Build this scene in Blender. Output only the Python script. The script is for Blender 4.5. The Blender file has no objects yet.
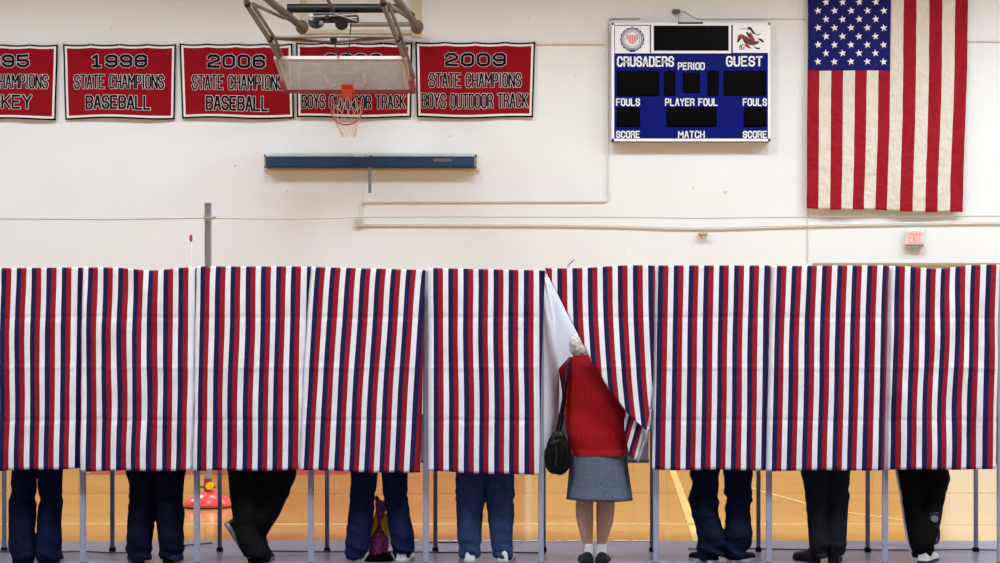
import bpy, bmesh, math, random
from mathutils import Vector, Matrix, noise, Euler

# ---------------------------------------------------------------- camera, world, light, exposure
SC = bpy.context.scene
COL = SC.collection
F, VX, VY, EYE = 1720.0, 560.0, 338.0, 1.6      # focal length in pixels, vanishing point, eye height
cam_d = bpy.data.cameras.new('camera')
cam_d.sensor_width = 36.0
cam_d.lens = 36.0 * F / 1000.0
cam_d.shift_x = -0.06
cam_d.shift_y = 0.0565
cam_d.clip_end = 200
cam = bpy.data.objects.new('camera', cam_d)
COL.objects.link(cam)
cam.location = (0, 0, EYE)
cam.rotation_euler = (math.pi / 2, 0, 0)
SC.camera = cam
w = bpy.data.worlds.new('world'); SC.world = w; w.use_nodes = True
w.node_tree.nodes['Background'].inputs[0].default_value = (0.9, 0.95, 1, 1)
w.node_tree.nodes['Background'].inputs[1].default_value = 0.05
SC.view_settings.view_transform = 'Standard'
SC.view_settings.look = 'None'
SC.view_settings.gamma = 1
SC.view_settings.use_curve_mapping = False
SC.view_settings.exposure = 0.0
CEIL = 9.0
def lamp(x, y, power, size=1.4, col=(0.875, 0.945, 1.0), spread=132):
    l = bpy.data.lights.new('ceiling_lamp', 'AREA')
    l.shape = 'SQUARE'; l.size = size; l.energy = power; l.color = col; l.spread = math.radians(spread)
    o = bpy.data.objects.new('ceiling_lamp', l); COL.objects.link(o)
    o.location = (x, y, CEIL - 0.35)
for (ly, p) in ((2.0, 25), (8.9, 420), (15.5, 110)):
    for (lx, k) in ((-8.0, 0.82), (-2.7, 0.92), (2.7, 1.06), (8.0, 1.16)):
        lamp(lx, ly, p * k)
for (lx, k) in ((-10.2, 1.0), (-6.8, 0.9), (-3.4, 0.92), (0.0, 0.90), (3.4, 0.93), (6.8, 1.12), (9.6, 1.25)):
    lamp(lx, 21.6, 240 * k, 1.4, (0.79, 0.915, 1.0), 151)      # the bright row near the end wall

DF, DB, DW = 12.07, 12.82, 26.5     # booth fronts, booth backs, gym wall
def X(px, D): return (px - VX) * D / F
def Z(py, D): return EYE - (py - VY) * D / F
def P(px, py, D): return Vector((X(px, D), D, Z(py, D)))

# ---------------------------------------------------------------- materials
MATS = {}
def srgb(r, g, b):
    f = lambda c: (c / 12.92 if c <= 0.04045 else ((c + 0.055) / 1.055) ** 2.4)
    return (f(r / 255), f(g / 255), f(b / 255), 1.0)
def mat(name, rgb, rough=0.6, metal=0.0, vary=0.06, scale=8.0, bump=0.0, bscale=60.0, coat=0.0, spec=0.5, aniso=(1, 1, 1), emit=0.0, coords='Object'):
    if name in MATS: return MATS[name]
    m = bpy.data.materials.new(name); m.use_nodes = True
    nt = m.node_tree; b = nt.nodes['Principled BSDF']
    c = srgb(*rgb)
    tc = nt.nodes.new('ShaderNodeTexCoord'); mp = nt.nodes.new('ShaderNodeMapping')
    nt.links.new(tc.outputs[coords], mp.inputs[0]); mp.inputs['Scale'].default_value = aniso
    n = nt.nodes.new('ShaderNodeTexNoise'); n.inputs['Scale'].default_value = scale; n.inputs['Detail'].default_value = 5
    nt.links.new(mp.outputs[0], n.inputs['Vector'])
    mx = nt.nodes.new('ShaderNodeMix'); mx.data_type = 'RGBA'
    mx.inputs[6].default_value = tuple(max(0, v * (1 - vary * 2)) for v in c[:3]) + (1,)
    mx.inputs[7].default_value = tuple(min(1, v * (1 + vary * 2)) for v in c[:3]) + (1,)
    nt.links.new(n.outputs[0], mx.inputs[0]); nt.links.new(mx.outputs[2], b.inputs['Base Color'])
    b.inputs['Roughness'].default_value = rough; b.inputs['Metallic'].default_value = metal
    b.inputs['Specular IOR Level'].default_value = spec; b.inputs['Coat Weight'].default_value = coat
    if bump:
        n2 = nt.nodes.new('ShaderNodeTexNoise'); n2.inputs['Scale'].default_value = bscale; n2.inputs['Detail'].default_value = 4
        nt.links.new(mp.outputs[0], n2.inputs['Vector'])
        bp = nt.nodes.new('ShaderNodeBump'); bp.inputs['Strength'].default_value = bump; bp.inputs['Distance'].default_value = 0.01 if bump < .9 else 0.05
        nt.links.new(n2.outputs[0], bp.inputs['Height']); nt.links.new(bp.outputs[0], b.inputs['Normal'])
    if emit:
        b.inputs['Emission Color'].default_value = c; b.inputs['Emission Strength'].default_value = emit
    MATS[name] = m
    return m

def stripe_mat():
    m = bpy.data.materials.new('striped_cotton'); m.use_nodes = True
    nt = m.node_tree; b = nt.nodes['Principled BSDF']; L = nt.links.new
    uv = nt.nodes.new('ShaderNodeUVMap'); uv.uv_map = 'UVMap'
    sep = nt.nodes.new('ShaderNodeSeparateXYZ'); L(uv.outputs[0], sep.inputs[0])
    dv = nt.nodes.new('ShaderNodeMath'); dv.operation = 'DIVIDE'; dv.inputs[1].default_value = 0.1052
    L(sep.outputs[0], dv.inputs[0])
    fr = nt.nodes.new('ShaderNodeMath'); fr.operation = 'FRACT'; L(dv.outputs[0], fr.inputs[0])
    rp = nt.nodes.new('ShaderNodeValToRGB'); cr = rp.color_ramp; cr.interpolation = 'CONSTANT'
    cr.elements[0].position = 0; cr.elements[0].color = srgb(240, 240, 246)
    cr.elements[1].position = 0.345; cr.elements[1].color = srgb(22, 23, 74)
    e = cr.elements.new(0.665); e.color = srgb(154, 18, 36)
    L(fr.outputs[0], rp.inputs[0]); L(rp.outputs[0], b.inputs['Base Color'])
    b.inputs['Roughness'].default_value = 0.75; b.inputs['Specular IOR Level'].default_value = 0.25
    tr = nt.nodes.new('ShaderNodeBsdfTranslucent'); L(rp.outputs[0], tr.inputs[0])
    ms = nt.nodes.new('ShaderNodeMixShader'); ms.inputs[0].default_value = 0.12
    L(b.outputs[0], ms.inputs[1]); L(tr.outputs[0], ms.inputs[2]); L(ms.outputs[0], nt.nodes['Material Output'].inputs[0])
    n = nt.nodes.new('ShaderNodeTexNoise'); n.inputs['Scale'].default_value = 12; n.inputs['Detail'].default_value = 3
    tc = nt.nodes.new('ShaderNodeTexCoord'); L(tc.outputs['Object'], n.inputs['Vector'])
    bp = nt.nodes.new('ShaderNodeBump'); bp.inputs['Strength'].default_value = 0.25; bp.inputs['Distance'].default_value = 0.02
    L(n.outputs[0], bp.inputs['Height']); L(bp.outputs[0], b.inputs['Normal'])
    return m
def floor_mat():
    m = bpy.data.materials.new('maple_boards'); m.use_nodes = True
    nt = m.node_tree; b = nt.nodes['Principled BSDF']; L = nt.links.new
    tc = nt.nodes.new('ShaderNodeTexCoord')
    br = nt.nodes.new('ShaderNodeTexBrick')
    br.inputs['Color1'].default_value = srgb(190, 148, 86); br.inputs['Color2'].default_value = srgb(176, 132, 72)
    br.inputs['Mortar'].default_value = srgb(118, 80, 42)
    br.inputs['Scale'].default_value = 1.0; br.inputs['Mortar Size'].default_value = 0.002
    br.inputs['Brick Width'].default_value = 1.7; br.inputs['Row Height'].default_value = 0.16
    L(tc.outputs['Object'], br.inputs['Vector'])
    mp = nt.nodes.new('ShaderNodeMapping'); mp.inputs['Scale'].default_value = (1.5, 18, 1); L(tc.outputs['Object'], mp.inputs[0])
    n = nt.nodes.new('ShaderNodeTexNoise'); n.inputs['Scale'].default_value = 2; n.inputs['Detail'].default_value = 6; L(mp.outputs[0], n.inputs['Vector'])
    mx = nt.nodes.new('ShaderNodeMix'); mx.data_type = 'RGBA'; mx.blend_type = 'OVERLAY'; mx.inputs[0].default_value = 0.45
    L(br.outputs[0], mx.inputs[6]); L(n.outputs[0], mx.inputs[7]); L(mx.outputs[2], b.inputs['Base Color'])
    b.inputs['Roughness'].default_value = 0.12
    n2 = nt.nodes.new('ShaderNodeTexNoise'); n2.inputs['Scale'].default_value = 3; L(mp.outputs[0], n2.inputs['Vector'])
    bp = nt.nodes.new('ShaderNodeBump'); bp.inputs['Strength'].default_value = 0.04; bp.inputs['Distance'].default_value = 0.01
    L(n2.outputs[0], bp.inputs['Height']); L(bp.outputs[0], b.inputs['Normal'])
    return m
def wall_mat():
    m = bpy.data.materials.new('painted_wall'); m.use_nodes = True
    nt = m.node_tree; b = nt.nodes['Principled BSDF']; L = nt.links.new
    tc = nt.nodes.new('ShaderNodeTexCoord')
    n = nt.nodes.new('ShaderNodeTexNoise'); n.inputs['Scale'].default_value = 0.7; n.inputs['Detail'].default_value = 6; L(tc.outputs['Object'], n.inputs['Vector'])
    mx = nt.nodes.new('ShaderNodeMix'); mx.data_type = 'RGBA'
    mx.inputs[6].default_value = srgb(227, 228, 230); mx.inputs[7].default_value = srgb(238, 239, 241); L(n.outputs[0], mx.inputs[0])
    n3 = nt.nodes.new('ShaderNodeTexNoise'); n3.inputs['Scale'].default_value = 6.5; n3.inputs['Detail'].default_value = 2; L(tc.outputs['Object'], n3.inputs['Vector'])
    rp = nt.nodes.new('ShaderNodeValToRGB'); rp.color_ramp.elements[0].position = 0.75; rp.color_ramp.elements[1].position = 0.79
    L(n3.outputs[0], rp.inputs[0])
    m2 = nt.nodes.new('ShaderNodeMix'); m2.data_type = 'RGBA'; L(rp.outputs[0], m2.inputs[0]); L(mx.outputs[2], m2.inputs[6])
    m2.inputs[7].default_value = srgb(196, 190, 182)
    L(m2.outputs[2], b.inputs['Base Color'])
    b.inputs['Roughness'].default_value = 0.7; b.inputs['Specular IOR Level'].default_value = 0.3
    mp = nt.nodes.new('ShaderNodeMapping'); mp.inputs['Rotation'].default_value = (math.pi / 2, 0, 0); L(tc.outputs['Object'], mp.inputs[0])
    br = nt.nodes.new('ShaderNodeTexBrick'); br.inputs['Scale'].default_value = 1.0; br.inputs['Brick Width'].default_value = 0.4; br.inputs['Row Height'].default_value = 0.2
    br.inputs['Mortar Size'].default_value = 0.006; br.inputs['Mortar Smooth'].default_value = 1.0
    L(mp.outputs[0], br.inputs['Vector'])
    bp = nt.nodes.new('ShaderNodeBump'); bp.inputs['Strength'].default_value = 0.10; bp.inputs['Distance'].default_value = 0.01; bp.invert = True
    L(br.outputs['Fac'], bp.inputs['Height'])
    n2 = nt.nodes.new('ShaderNodeTexNoise'); n2.inputs['Scale'].default_value = 30; L(tc.outputs['Object'], n2.inputs['Vector'])
    b2 = nt.nodes.new('ShaderNodeBump'); b2.inputs['Strength'].default_value = 0.12; b2.inputs['Distance'].default_value = 0.01
    L(n2.outputs[0], b2.inputs['Height']); L(bp.outputs[0], b2.inputs['Normal']); L(b2.outputs[0], b.inputs['Normal'])
    return m
def glass_mat():
    m = bpy.data.materials.new('backboard_glass'); m.use_nodes = True
    nt = m.node_tree; b = nt.nodes['Principled BSDF']; L = nt.links.new
    b.inputs['Base Color'].default_value = srgb(186, 182, 178); b.inputs['Roughness'].default_value = 0.25
    tl = nt.nodes.new('ShaderNodeBsdfTranslucent'); tl.inputs[0].default_value = srgb(214, 212, 208)
    mt = nt.nodes.new('ShaderNodeMixShader'); mt.inputs[0].default_value = 0.55; L(b.outputs[0], mt.inputs[1]); L(tl.outputs[0], mt.inputs[2])
    tp = nt.nodes.new('ShaderNodeBsdfTransparent'); tp.inputs[0].default_value = (0.92, 0.95, 0.95, 1)
    tc = nt.nodes.new('ShaderNodeTexCoord'); n = nt.nodes.new('ShaderNodeTexNoise'); n.inputs['Scale'].default_value = 5; n.inputs['Detail'].default_value = 6
    L(tc.outputs['Object'], n.inputs['Vector'])
    mr = nt.nodes.new('ShaderNodeMapRange'); mr.inputs[1].default_value = 0.3; mr.inputs[2].default_value = 0.7; mr.inputs[3].default_value = 0.46; mr.inputs[4].default_value = 0.72
    L(n.outputs[0], mr.inputs[0])
    ms = nt.nodes.new('ShaderNodeMixShader'); L(mr.outputs[0], ms.inputs[0]); L(tp.outputs[0], ms.inputs[1]); L(mt.outputs[0], ms.inputs[2])
    L(ms.outputs[0], nt.nodes['Material Output'].inputs[0])
    return m
def paisley_mat():
    m = bpy.data.materials.new('floral_cotton'); m.use_nodes = True
    nt = m.node_tree; b = nt.nodes['Principled BSDF']; L = nt.links.new
    tc = nt.nodes.new('ShaderNodeTexCoord'); v = nt.nodes.new('ShaderNodeTexVoronoi'); v.inputs['Scale'].default_value = 65
    n = nt.nodes.new('ShaderNodeTexNoise'); n.inputs['Scale'].default_value = 40
    L(tc.outputs['Object'], n.inputs['Vector']); L(n.outputs['Color'], v.inputs['Vector'])
    v.inputs['Scale'].default_value = 9
    rp = nt.nodes.new('ShaderNodeValToRGB'); cr = rp.color_ramp
    cr.elements[0].color = srgb(240, 130, 180); cr.elements[1].color = srgb(130, 26, 92); cr.elements[0].position = 0.2; cr.elements[1].position = 0.5
    L(v.outputs[0], rp.inputs[0]); L(rp.outputs[0], b.inputs['Base Color']); b.inputs['Roughness'].default_value = 0.8
    return m
STRIPE, FLOOR, WALL, GLASS, PAISLEY = stripe_mat(), floor_mat(), wall_mat(), glass_mat(), paisley_mat()
ALU = mat('aluminium', (168, 170, 190), 0.5, 0.3, 0.04)
ALUD = mat('grey_tube', (140, 142, 160), 0.5, 0.1, 0.05)
RUB = mat('black_rubber', (9, 9, 12), 0.7, spec=.2)
NYLON = mat('white_nylon', (226, 227, 236), 0.7, 0, 0.02, 6, 0.15, 8)
SHELF = mat('shelf_laminate', (196, 196, 200), 0.5)
CONDUIT = mat('painted_conduit', (220, 214, 206), 0.5, 0, 0.03)
RED = mat('banner_red', (140, 6, 24), 0.85, 0, 0.07, 3, 0.1, 40, spec=.15)
NAVY = mat('banner_navy', (9, 9, 26), 0.85, 0, 0.05, spec=.1)
WHITE = mat('banner_white', (232, 226, 222), 0.8, 0, 0.03)
FRED = mat('flag_red', (150, 14, 34), 0.8, 0, 0.08, 9, 1.0, 7, spec=.2)
FWHITE = mat('flag_white', (216, 208, 196), 0.8, 0, 0.05, 9, 1.0, 7, spec=.2)
FBLUE = mat('flag_blue', (20, 20, 98), 0.8, 0, 0.06, 5, 0.4, 14, spec=.2)
STAR = mat('star_white', (240, 236, 230), 0.75, 0, 0.02)
SBLUE = mat('scoreboard_blue', (9, 17, 112), 0.4, 0, 0.03, spec=.12)
SWHITE = mat('scoreboard_white', (244, 244, 248), 0.4, 0, 0.01)
SBLACK = mat('display_black', (4, 3, 3), 0.35, 0, 0.05, 40, spec=.08)
SGREY = mat('cabinet_grey', (120, 118, 116), 0.5)
STEELB = mat('weathered_steel', (116, 102, 92), 0.5, 0.2, 0.08, 6)
STEELD = mat('dark_steel', (32, 29, 30), 0.45, 0.4, 0.05)
MOTOR = mat('motor_grey', (58, 54, 58), 0.5, 0.3, 0.25, 25)
CREAM = mat('cream_board', (212, 196, 168), 0.6, 0, 0.04)
PAD = mat('red_pad', (150, 28, 34), 0.55, 0, 0.05)
ORANGE = mat('rim_orange', (226, 66, 20), 0.45, 0, 0.03)
NETW = mat('net_cord', (228, 214, 204), 0.9, 0, 0.04)
LINEW = mat('board_line', (238, 232, 228), 0.6, 0, 0.02)
_nt = LINEW.node_tree; _tl = _nt.nodes.new('ShaderNodeBsdfTranslucent'); _tl.inputs[0].default_value = srgb(244, 242, 240)
_ms = _nt.nodes.new('ShaderNodeMixShader'); _ms.inputs[0].default_value = 0.6
_nt.links.new(_nt.nodes['Principled BSDF'].outputs[0], _ms.inputs[1]); _nt.links.new(_tl.outputs[0], _ms.inputs[2]); _nt.links.new(_ms.outputs[0], _nt.nodes['Material Output'].inputs[0])

# ---------------------------------------------------------------- mesh helpers
class MB:
    def __init__(s): s.v, s.f, s.m, s.uv = [], [], [], None
    def add(s, vs, fs, mi=0):
        o = len(s.v); s.v += [tuple(p) for p in vs]
        for f in fs: s.f.append([i + o for i in f]); s.m.append(mi)
        return s
    def box(s, c, d, mi=0, rot=None, bev=0.0):
        bm = bmesh.new(); bmesh.ops.create_cube(bm, size=1.0)
        for v in bm.verts: v.co = Vector((v.co.x * d[0], v.co.y * d[1], v.co.z * d[2]))
        if bev: bmesh.ops.bevel(bm, geom=bm.edges[:], offset=bev, segments=2, affect='EDGES')
        M = (rot.to_matrix() if rot else Matrix.Identity(3))
        bm.verts.index_update()
        s.add([M @ v.co + Vector(c) for v in bm.verts], [[v.index for v in f.verts] for f in bm.faces], mi); bm.free()
        return s
    def pbox(s, x0, y0, x1, y1, D0, D1, mi=0, bev=0.0):       # the front face fills these pixels at distance D0
        a, b = P(x0, y0, D0), P(x1, y1, D0)
        return s.box(((a.x + b.x) / 2, (D0 + D1) / 2, (a.z + b.z) / 2), (abs(b.x - a.x), D1 - D0, abs(a.z - b.z)), mi, None, bev)
    def tube(s, pts, r, n=10, mi=0, cap=True):
        pts = [Vector(p) for p in pts]; rs = r if isinstance(r, (list, tuple)) else [r] * len(pts)
        rings = []; up = None
        for i, p in enumerate(pts):
            t = (pts[min(i + 1, len(pts) - 1)] - pts[max(i - 1, 0)]).normalized()
            if up is None:
                up = Vector((0, 0, 1)) if abs(t.z) < 0.9 else Vector((1, 0, 0))
            a = (up - t * up.dot(t)).normalized(); b = t.cross(a); up = a
            rings.append([p + (a * math.cos(k * 2 * math.pi / n) + b * math.sin(k * 2 * math.pi / n)) * rs[i] for k in range(n)])
        vs = [v for rg in rings for v in rg]; fs = []
        for i in range(len(rings) - 1):
            for k in range(n):
                fs.append([i * n + k, i * n + (k + 1) % n, (i + 1) * n + (k + 1) % n, (i + 1) * n + k])
        if cap: fs += [list(range(n))[::-1], [(len(rings) - 1) * n + k for k in range(n)]]
        return s.add(vs, fs, mi)
    def loft(s, rings, n=28, mi=0, e=2.0):                     # rings: (centre, rx, ry[, exponent]); elliptical, horizontal
        vs = []
        for r in rings:
            c, rx, ry = Vector(r[0]), r[1], r[2]; ex = r[3] if len(r) > 3 else e
            for k in range(n):
                a = 2 * math.pi * k / n; ca, sa = math.cos(a), math.sin(a)
                vs.append(c + Vector((rx * math.copysign(abs(ca) ** (2 / ex), ca), ry * math.copysign(abs(sa) ** (2 / ex), sa), 0)))
        fs = []
        for i in range(len(rings) - 1):
            for k in range(n): fs.append([i * n + k, i * n + (k + 1) % n, (i + 1) * n + (k + 1) % n, (i + 1) * n + k])
        fs += [list(range(n))[::-1], [(len(rings) - 1) * n + k for k in range(n)]]
        return s.add(vs, fs, mi)
    def ball(s, c, r, mi=0, seg=20, rot=None):
        bm = bmesh.new(); bmesh.ops.create_uvsphere(bm, u_segments=seg, v_segments=seg // 2, radius=1.0)
        M = rot.to_matrix() if rot else Matrix.Identity(3)
        r = r if isinstance(r, (tuple, list)) else (r, r, r); bm.verts.index_update()
        s.add([M @ Vector((v.co.x * r[0], v.co.y * r[1], v.co.z * r[2])) + Vector(c) for v in bm.verts], [[v.index for v in f.verts] for f in bm.faces], mi); bm.free()
        return s
    def prism(s, pts, depth, mi=0):                            # pts on the front, in order; extruded along +Y
        n = len(pts); pts = [Vector(p) for p in pts]
        vs = pts + [p + Vector((0, depth, 0)) for p in pts]
        fs = [list(range(n)), list(range(2 * n - 1, n - 1, -1))] + [[i, i + n, (i + 1) % n + n, (i + 1) % n] for i in range(n)]
        return s.add(vs, fs, mi)
    def mesh(s, name, mats, smooth=True):
        me = bpy.data.meshes.new(name); me.from_pydata(s.v, [], s.f)
        for m in (mats if isinstance(mats, (list, tuple)) else [mats]): me.materials.append(m)
        me.polygons.foreach_set('material_index', s.m)
        if smooth:
            me.polygons.foreach_set('use_smooth', [True] * len(me.polygons))
            me.set_sharp_from_angle(angle=math.radians(40))
        me.update()
        return me
    def build(s, name, mats, parent=None, smooth=True, fix=True):
        me = s.mesh(name, mats, smooth)
        if fix:
            bm = bmesh.new(); bm.from_mesh(me); bmesh.ops.recalc_face_normals(bm, faces=bm.faces); bm.to_mesh(me); bm.free()
        return link(name, me, parent)
def link(name, me, parent=None):
    o = bpy.data.objects.new(name, me); COL.objects.link(o)
    if parent:
        o.parent = parent; o.matrix_parent_inverse = Matrix.Translation(-parent.location)   # parts are written in world coordinates
    return o
def tag(o, label=None, cat=None, group=None, kind=None):
    for k, v in (('label', label), ('category', cat), ('group', group), ('kind', kind)):
        if v: o[k] = v
    return o
def thing(name, label, cat, loc, group=None):
    o = bpy.data.objects.new(name, None); COL.objects.link(o); o.location = loc; o.empty_display_size = 0.1
    return tag(o, label, cat, group)
def struct(mb, name, mats, label=None):
    o = mb.build(name, mats, smooth=False); o['kind'] = 'structure'
    if label: o['label'] = label
    return o
def fuse(mb, voxel, name, material, parent=None, smooth=4, disp=None):   # one continuous skin over overlapping lofts
    tmp = bpy.data.objects.new('tmp', mb.mesh('tmp', material, False)); COL.objects.link(tmp)
    bm = bmesh.new(); bm.from_mesh(tmp.data); bmesh.ops.recalc_face_normals(bm, faces=bm.faces); bm.to_mesh(tmp.data); bm.free()
    r = tmp.modifiers.new('r', 'REMESH'); r.mode = 'VOXEL'; r.voxel_size = voxel
    sm = tmp.modifiers.new('s', 'SMOOTH'); sm.iterations = smooth; sm.factor = 0.5
    dg = bpy.context.evaluated_depsgraph_get(); dg.update()
    me = bpy.data.meshes.new_from_object(tmp.evaluated_get(dg)); me.name = name
    old = tmp.data; bpy.data.objects.remove(tmp); bpy.data.meshes.remove(old)
    me.materials.clear(); me.materials.append(material)
    if disp:
        ns = [v.normal.copy() for v in me.vertices]
        for v, nn in zip(me.vertices, ns): v.co += nn * disp(v.co)
    me.polygons.foreach_set('use_smooth', [True] * len(me.polygons)); me.update()
    return link(name, me, parent)

# ---------------------------------------------------------------- block lettering drawn with strokes
O_ = [(1, 0), (0, 1), (0, 5), (1, 6), (3, 6), (4, 5), (4, 1), (3, 0), (1, 0)]
FONT = {
 'A': [[(0, 0), (1.7, 6), (2.3, 6), (4, 0)], [(.7, 2), (3.3, 2)]],
 'B': [[(3, 3.1), (4, 4), (4, 5), (3, 6), (0, 6), (0, 0), (3, 0), (4, 1), (4, 2.2), (3, 3.1), (0, 3.1)]],
 'C': [[(4, 4.3), (4, 5), (3, 6), (1, 6), (0, 5), (0, 1), (1, 0), (3, 0), (4, 1), (4, 1.7)]],
 'D': [[(0, 0), (0, 6), (3, 6), (4, 5), (4, 1), (3, 0), (0, 0)]],
 'E': [[(3.8, 6), (0, 6), (0, 0), (3.8, 0)], [(0, 3.1), (3, 3.1)]],
 'F': [[(3.8, 6), (0, 6), (0, 0)], [(0, 3.1), (3, 3.1)]],
 'G': [[(4, 4.5), (4, 5), (3, 6), (1, 6), (0, 5), (0, 1), (1, 0), (3, 0), (4, 1), (4, 2.8), (2.2, 2.8)]],
 'H': [[(0, 0), (0, 6)], [(4, 0), (4, 6)], [(0, 3), (4, 3)]],
 'I': [[(2, 0), (2, 6)]],
 'K': [[(0, 0), (0, 6)], [(4, 6), (.4, 2.6)], [(1.4, 3.5), (4, 0)]],
 'L': [[(0, 6), (0, 0), (3.7, 0)]],
 'M': [[(0, 0), (0, 6), (2, 2.4), (4, 6), (4, 0)]],
 'N': [[(0, 0), (0, 6), (4, 0), (4, 6)]],
 'O': [O_], '0': [O_],
 'P': [[(0, 0), (0, 6), (3, 6), (4, 5), (4, 3.6), (3, 2.7), (0, 2.7)]],
 'R': [[(0, 0), (0, 6), (3, 6), (4, 5), (4, 4), (3, 3), (0, 3)], [(2.4, 3), (4, 1.6), (4, 0)]],
 'S': [[(4, 4.4), (4, 5), (3, 6), (1, 6), (0, 5), (0, 4), (1, 3.1), (3, 2.9), (4, 2), (4, 1), (3, 0), (1, 0), (0, 1), (0, 1.6)]],
 'T': [[(0, 6), (4, 6)], [(2, 6), (2, 0)]],
 'U': [[(0, 6), (0, 1), (1, 0), (3, 0), (4, 1), (4, 6)]],
 'X': [[(0, 0), (4, 6)], [(0, 6), (4, 0)]],
 'Y': [[(0, 6), (2, 2.8), (4, 6)], [(2, 2.8), (2, 0)]],
 '1': [[(.6, 4.7), (2, 6), (2, 0)], [(.6, 0), (3.4, 0)]],
 '2': [[(0, 4.4), (0, 5), (1, 6), (3, 6), (4, 5), (4, 3.7), (0, 1.3), (0, 0), (4, 0)]],
 '5': [[(3.8, 6), (0, 6), (0, 3.4), (3, 3.4), (4, 2.5), (4, 1), (3, 0), (1, 0), (0, 1), (0, 1.5)]],
 '6': [[(4, 4.5), (4, 5), (3, 6), (1, 6), (0, 5), (0, 1), (1, 0), (3, 0), (4, 1), (4, 2.3), (3, 3.3), (0, 3.3)]],
 '8': [O_, [(0, 3), (4, 3)]],
 '9': [[(0, 1.5), (0, 1), (1, 0), (3, 0), (4, 1), (4, 5), (3, 6), (1, 6), (0, 5), (0, 3.7), (1, 2.7), (4, 2.7)]],
}
def ribbon(pts, hw):
    q = [Vector(p) for p in pts]; cuts = [0]
    for i in range(1, len(q) - 1):
        if (q[i] - q[i - 1]).normalized().dot((q[i + 1] - q[i]).normalized()) < -.25: cuts.append(i)
    cuts.append(len(q) - 1); out = []
    for a, b in zip(cuts[:-1], cuts[1:]): out += ribbon1(pts[a:b + 1], hw)
    return out
def ribbon1(pts, hw):          # mitred strip round a polyline, as quads in the plane
    closed = pts[0] == pts[-1]; p = [Vector(q) for q in (pts[:-1] if closed else pts)]; n = len(p); L, R = [], []
    for i in range(n):
        a = p[i - 1] if (i or closed) else None; b = p[(i + 1) % n] if (i < n - 1 or closed) else None
        d1 = (p[i] - a).normalized() if a is not None else None; d2 = (b - p[i]).normalized() if b is not None else None
        q = p[i]
        if d1 is None: d1 = d2; q = q - d2 * hw * .8
        if d2 is None: d2 = d1; q = q + d1 * hw * .8
        n1, n2 = Vector((-d1.y, d1.x)), Vector((-d2.y, d2.x)); m = (n1 + n2)
        m = m.normalized() if m.length > 1e-6 else n1
        k = min(1 / max(m.dot(n1), 0.35), 1.35)
        L.append(q + m * hw * k); R.append(q - m * hw * k)
    segs = [(i, (i + 1) % n) for i in range(n if closed else n - 1)]
    return [(L[i], L[j], R[j], R[i]) for i, j in segs]
def letters(mb, text, x0, x1, y0, y1, place, hw, mi, lift, gap=0.34, narrow='I1'):
    """text fills pixels x0..x1, y0 (top)..y1; place(px, py, lift) gives the point on the surface"""
    ws = [(0.5 if c == ' ' else (0.3 if c == 'I' else 1.25 if c == 'M' else 1.05 if c == 'N' else 1.0)) for c in text]
    tot = sum(ws) + gap * (len(text) - 1); s = (x1 - x0) / tot; cx = x0
    for c, wd in zip(text, ws):
        if c != ' ':
            for st in FONT[c]:
                ww = wd * s
                pts = [((cx + (q[0] / 4 * ww if c != 'I' else ww / 2)), y1 - q[1] / 6 * (y1 - y0)) for q in st]
                for qd in ribbon(pts, hw):
                    mb.add([place(q.x, q.y, lift) for q in qd], [[0, 1, 2, 3]], mi)
        cx += (wd + gap) * s

# ---------------------------------------------------------------- the gym
XL, XR, YF = -12.5, 11.0, -12.0
struct(MB().box(((XL + XR) / 2, (YF + DW) / 2, -0.05), (XR - XL, DW - YF, 0.1)), 'floor', FLOOR)
struct(MB().box(((XL + XR) / 2, (YF + DW) / 2, CEIL + 0.1), (XR - XL, DW - YF, 0.2)), 'ceiling', mat('ceiling_paint', (196, 190, 182), 0.8))
struct(MB().box(((XL + XR) / 2, DW + 0.1, CEIL / 2), (XR - XL + .4, 0.2, CEIL + .2)), 'wall_back', WALL)
struct(MB().box((XL - 0.1, (YF + DW) / 2, CEIL / 2), (0.2, DW - YF, CEIL)), 'wall_left', WALL)
struct(MB().box((XR + 0.1, (YF + DW) / 2, CEIL / 2), (0.2, DW - YF, CEIL)), 'wall_right', WALL)
struct(MB().box(((XL + XR) / 2, YF - 0.1, CEIL / 2), (XR - XL + .4, 0.2, CEIL + .2)), 'wall_front', mat('front_wall_dark', (120, 92, 66), .7))  # unseen wall behind the camera, coloured dark to cut fill light
# lower wall: timber panelling, red crash pads under the hoop, white door at the right, brown ledge
TIMB = mat('timber_panel', (188, 132, 76), 0.5, 0, 0.1, 3, 0, 60, 0, 0.5, (6, 1, 1))
def wallbox(px0, px1, z0, z1, d, mi=0, mb=None):
    mb = mb or MB(); x0, x1 = X(px0, DW), X(px1, DW)
    return mb.box(((x0 + x1) / 2, DW - d / 2, (z0 + z1) / 2), (x1 - x0, d, z1 - z0), mi)
t1 = MB()
for k in range(14): wallbox(-240 + k * 32, -209 + k * 32, 0, 2.45, 0.05, 0, t1)
struct(t1, 'trim_1', TIMB)
t2 = MB()
for k in range(12): wallbox(532 + k * 34, 565 + k * 34, 0, 2.5, 0.05, 0, t2)
struct(t2, 'trim_2', TIMB)
t3 = MB()
for k in range(10): wallbox(212 + k * 31.5, 242 + k * 31.5, 0.08, 2.1, 0.09, 0, t3)
struct(t3, 'trim_3', PAD)
t4 = MB()
a, b = P(814, 263, DW - .15), P(1080, 265.6, DW - .15)
t4.box(((a.x + b.x) / 2, DW - .075, (a.z + b.z) / 2), (b.x - a.x, .15, a.z - b.z))
struct(t4, 'trim_4', mat('ledge_brown', (168, 146, 118), 0.6, 0, 0.15, 3))
d1 = MB(); wallbox(944, 1046, 0, 2.5, 0.06, 0, d1)
for (u, v) in ((948, 994), (996, 1042)):
    wallbox(u, v, 0.02, 2.44, 0.1, 0, d1)
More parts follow.
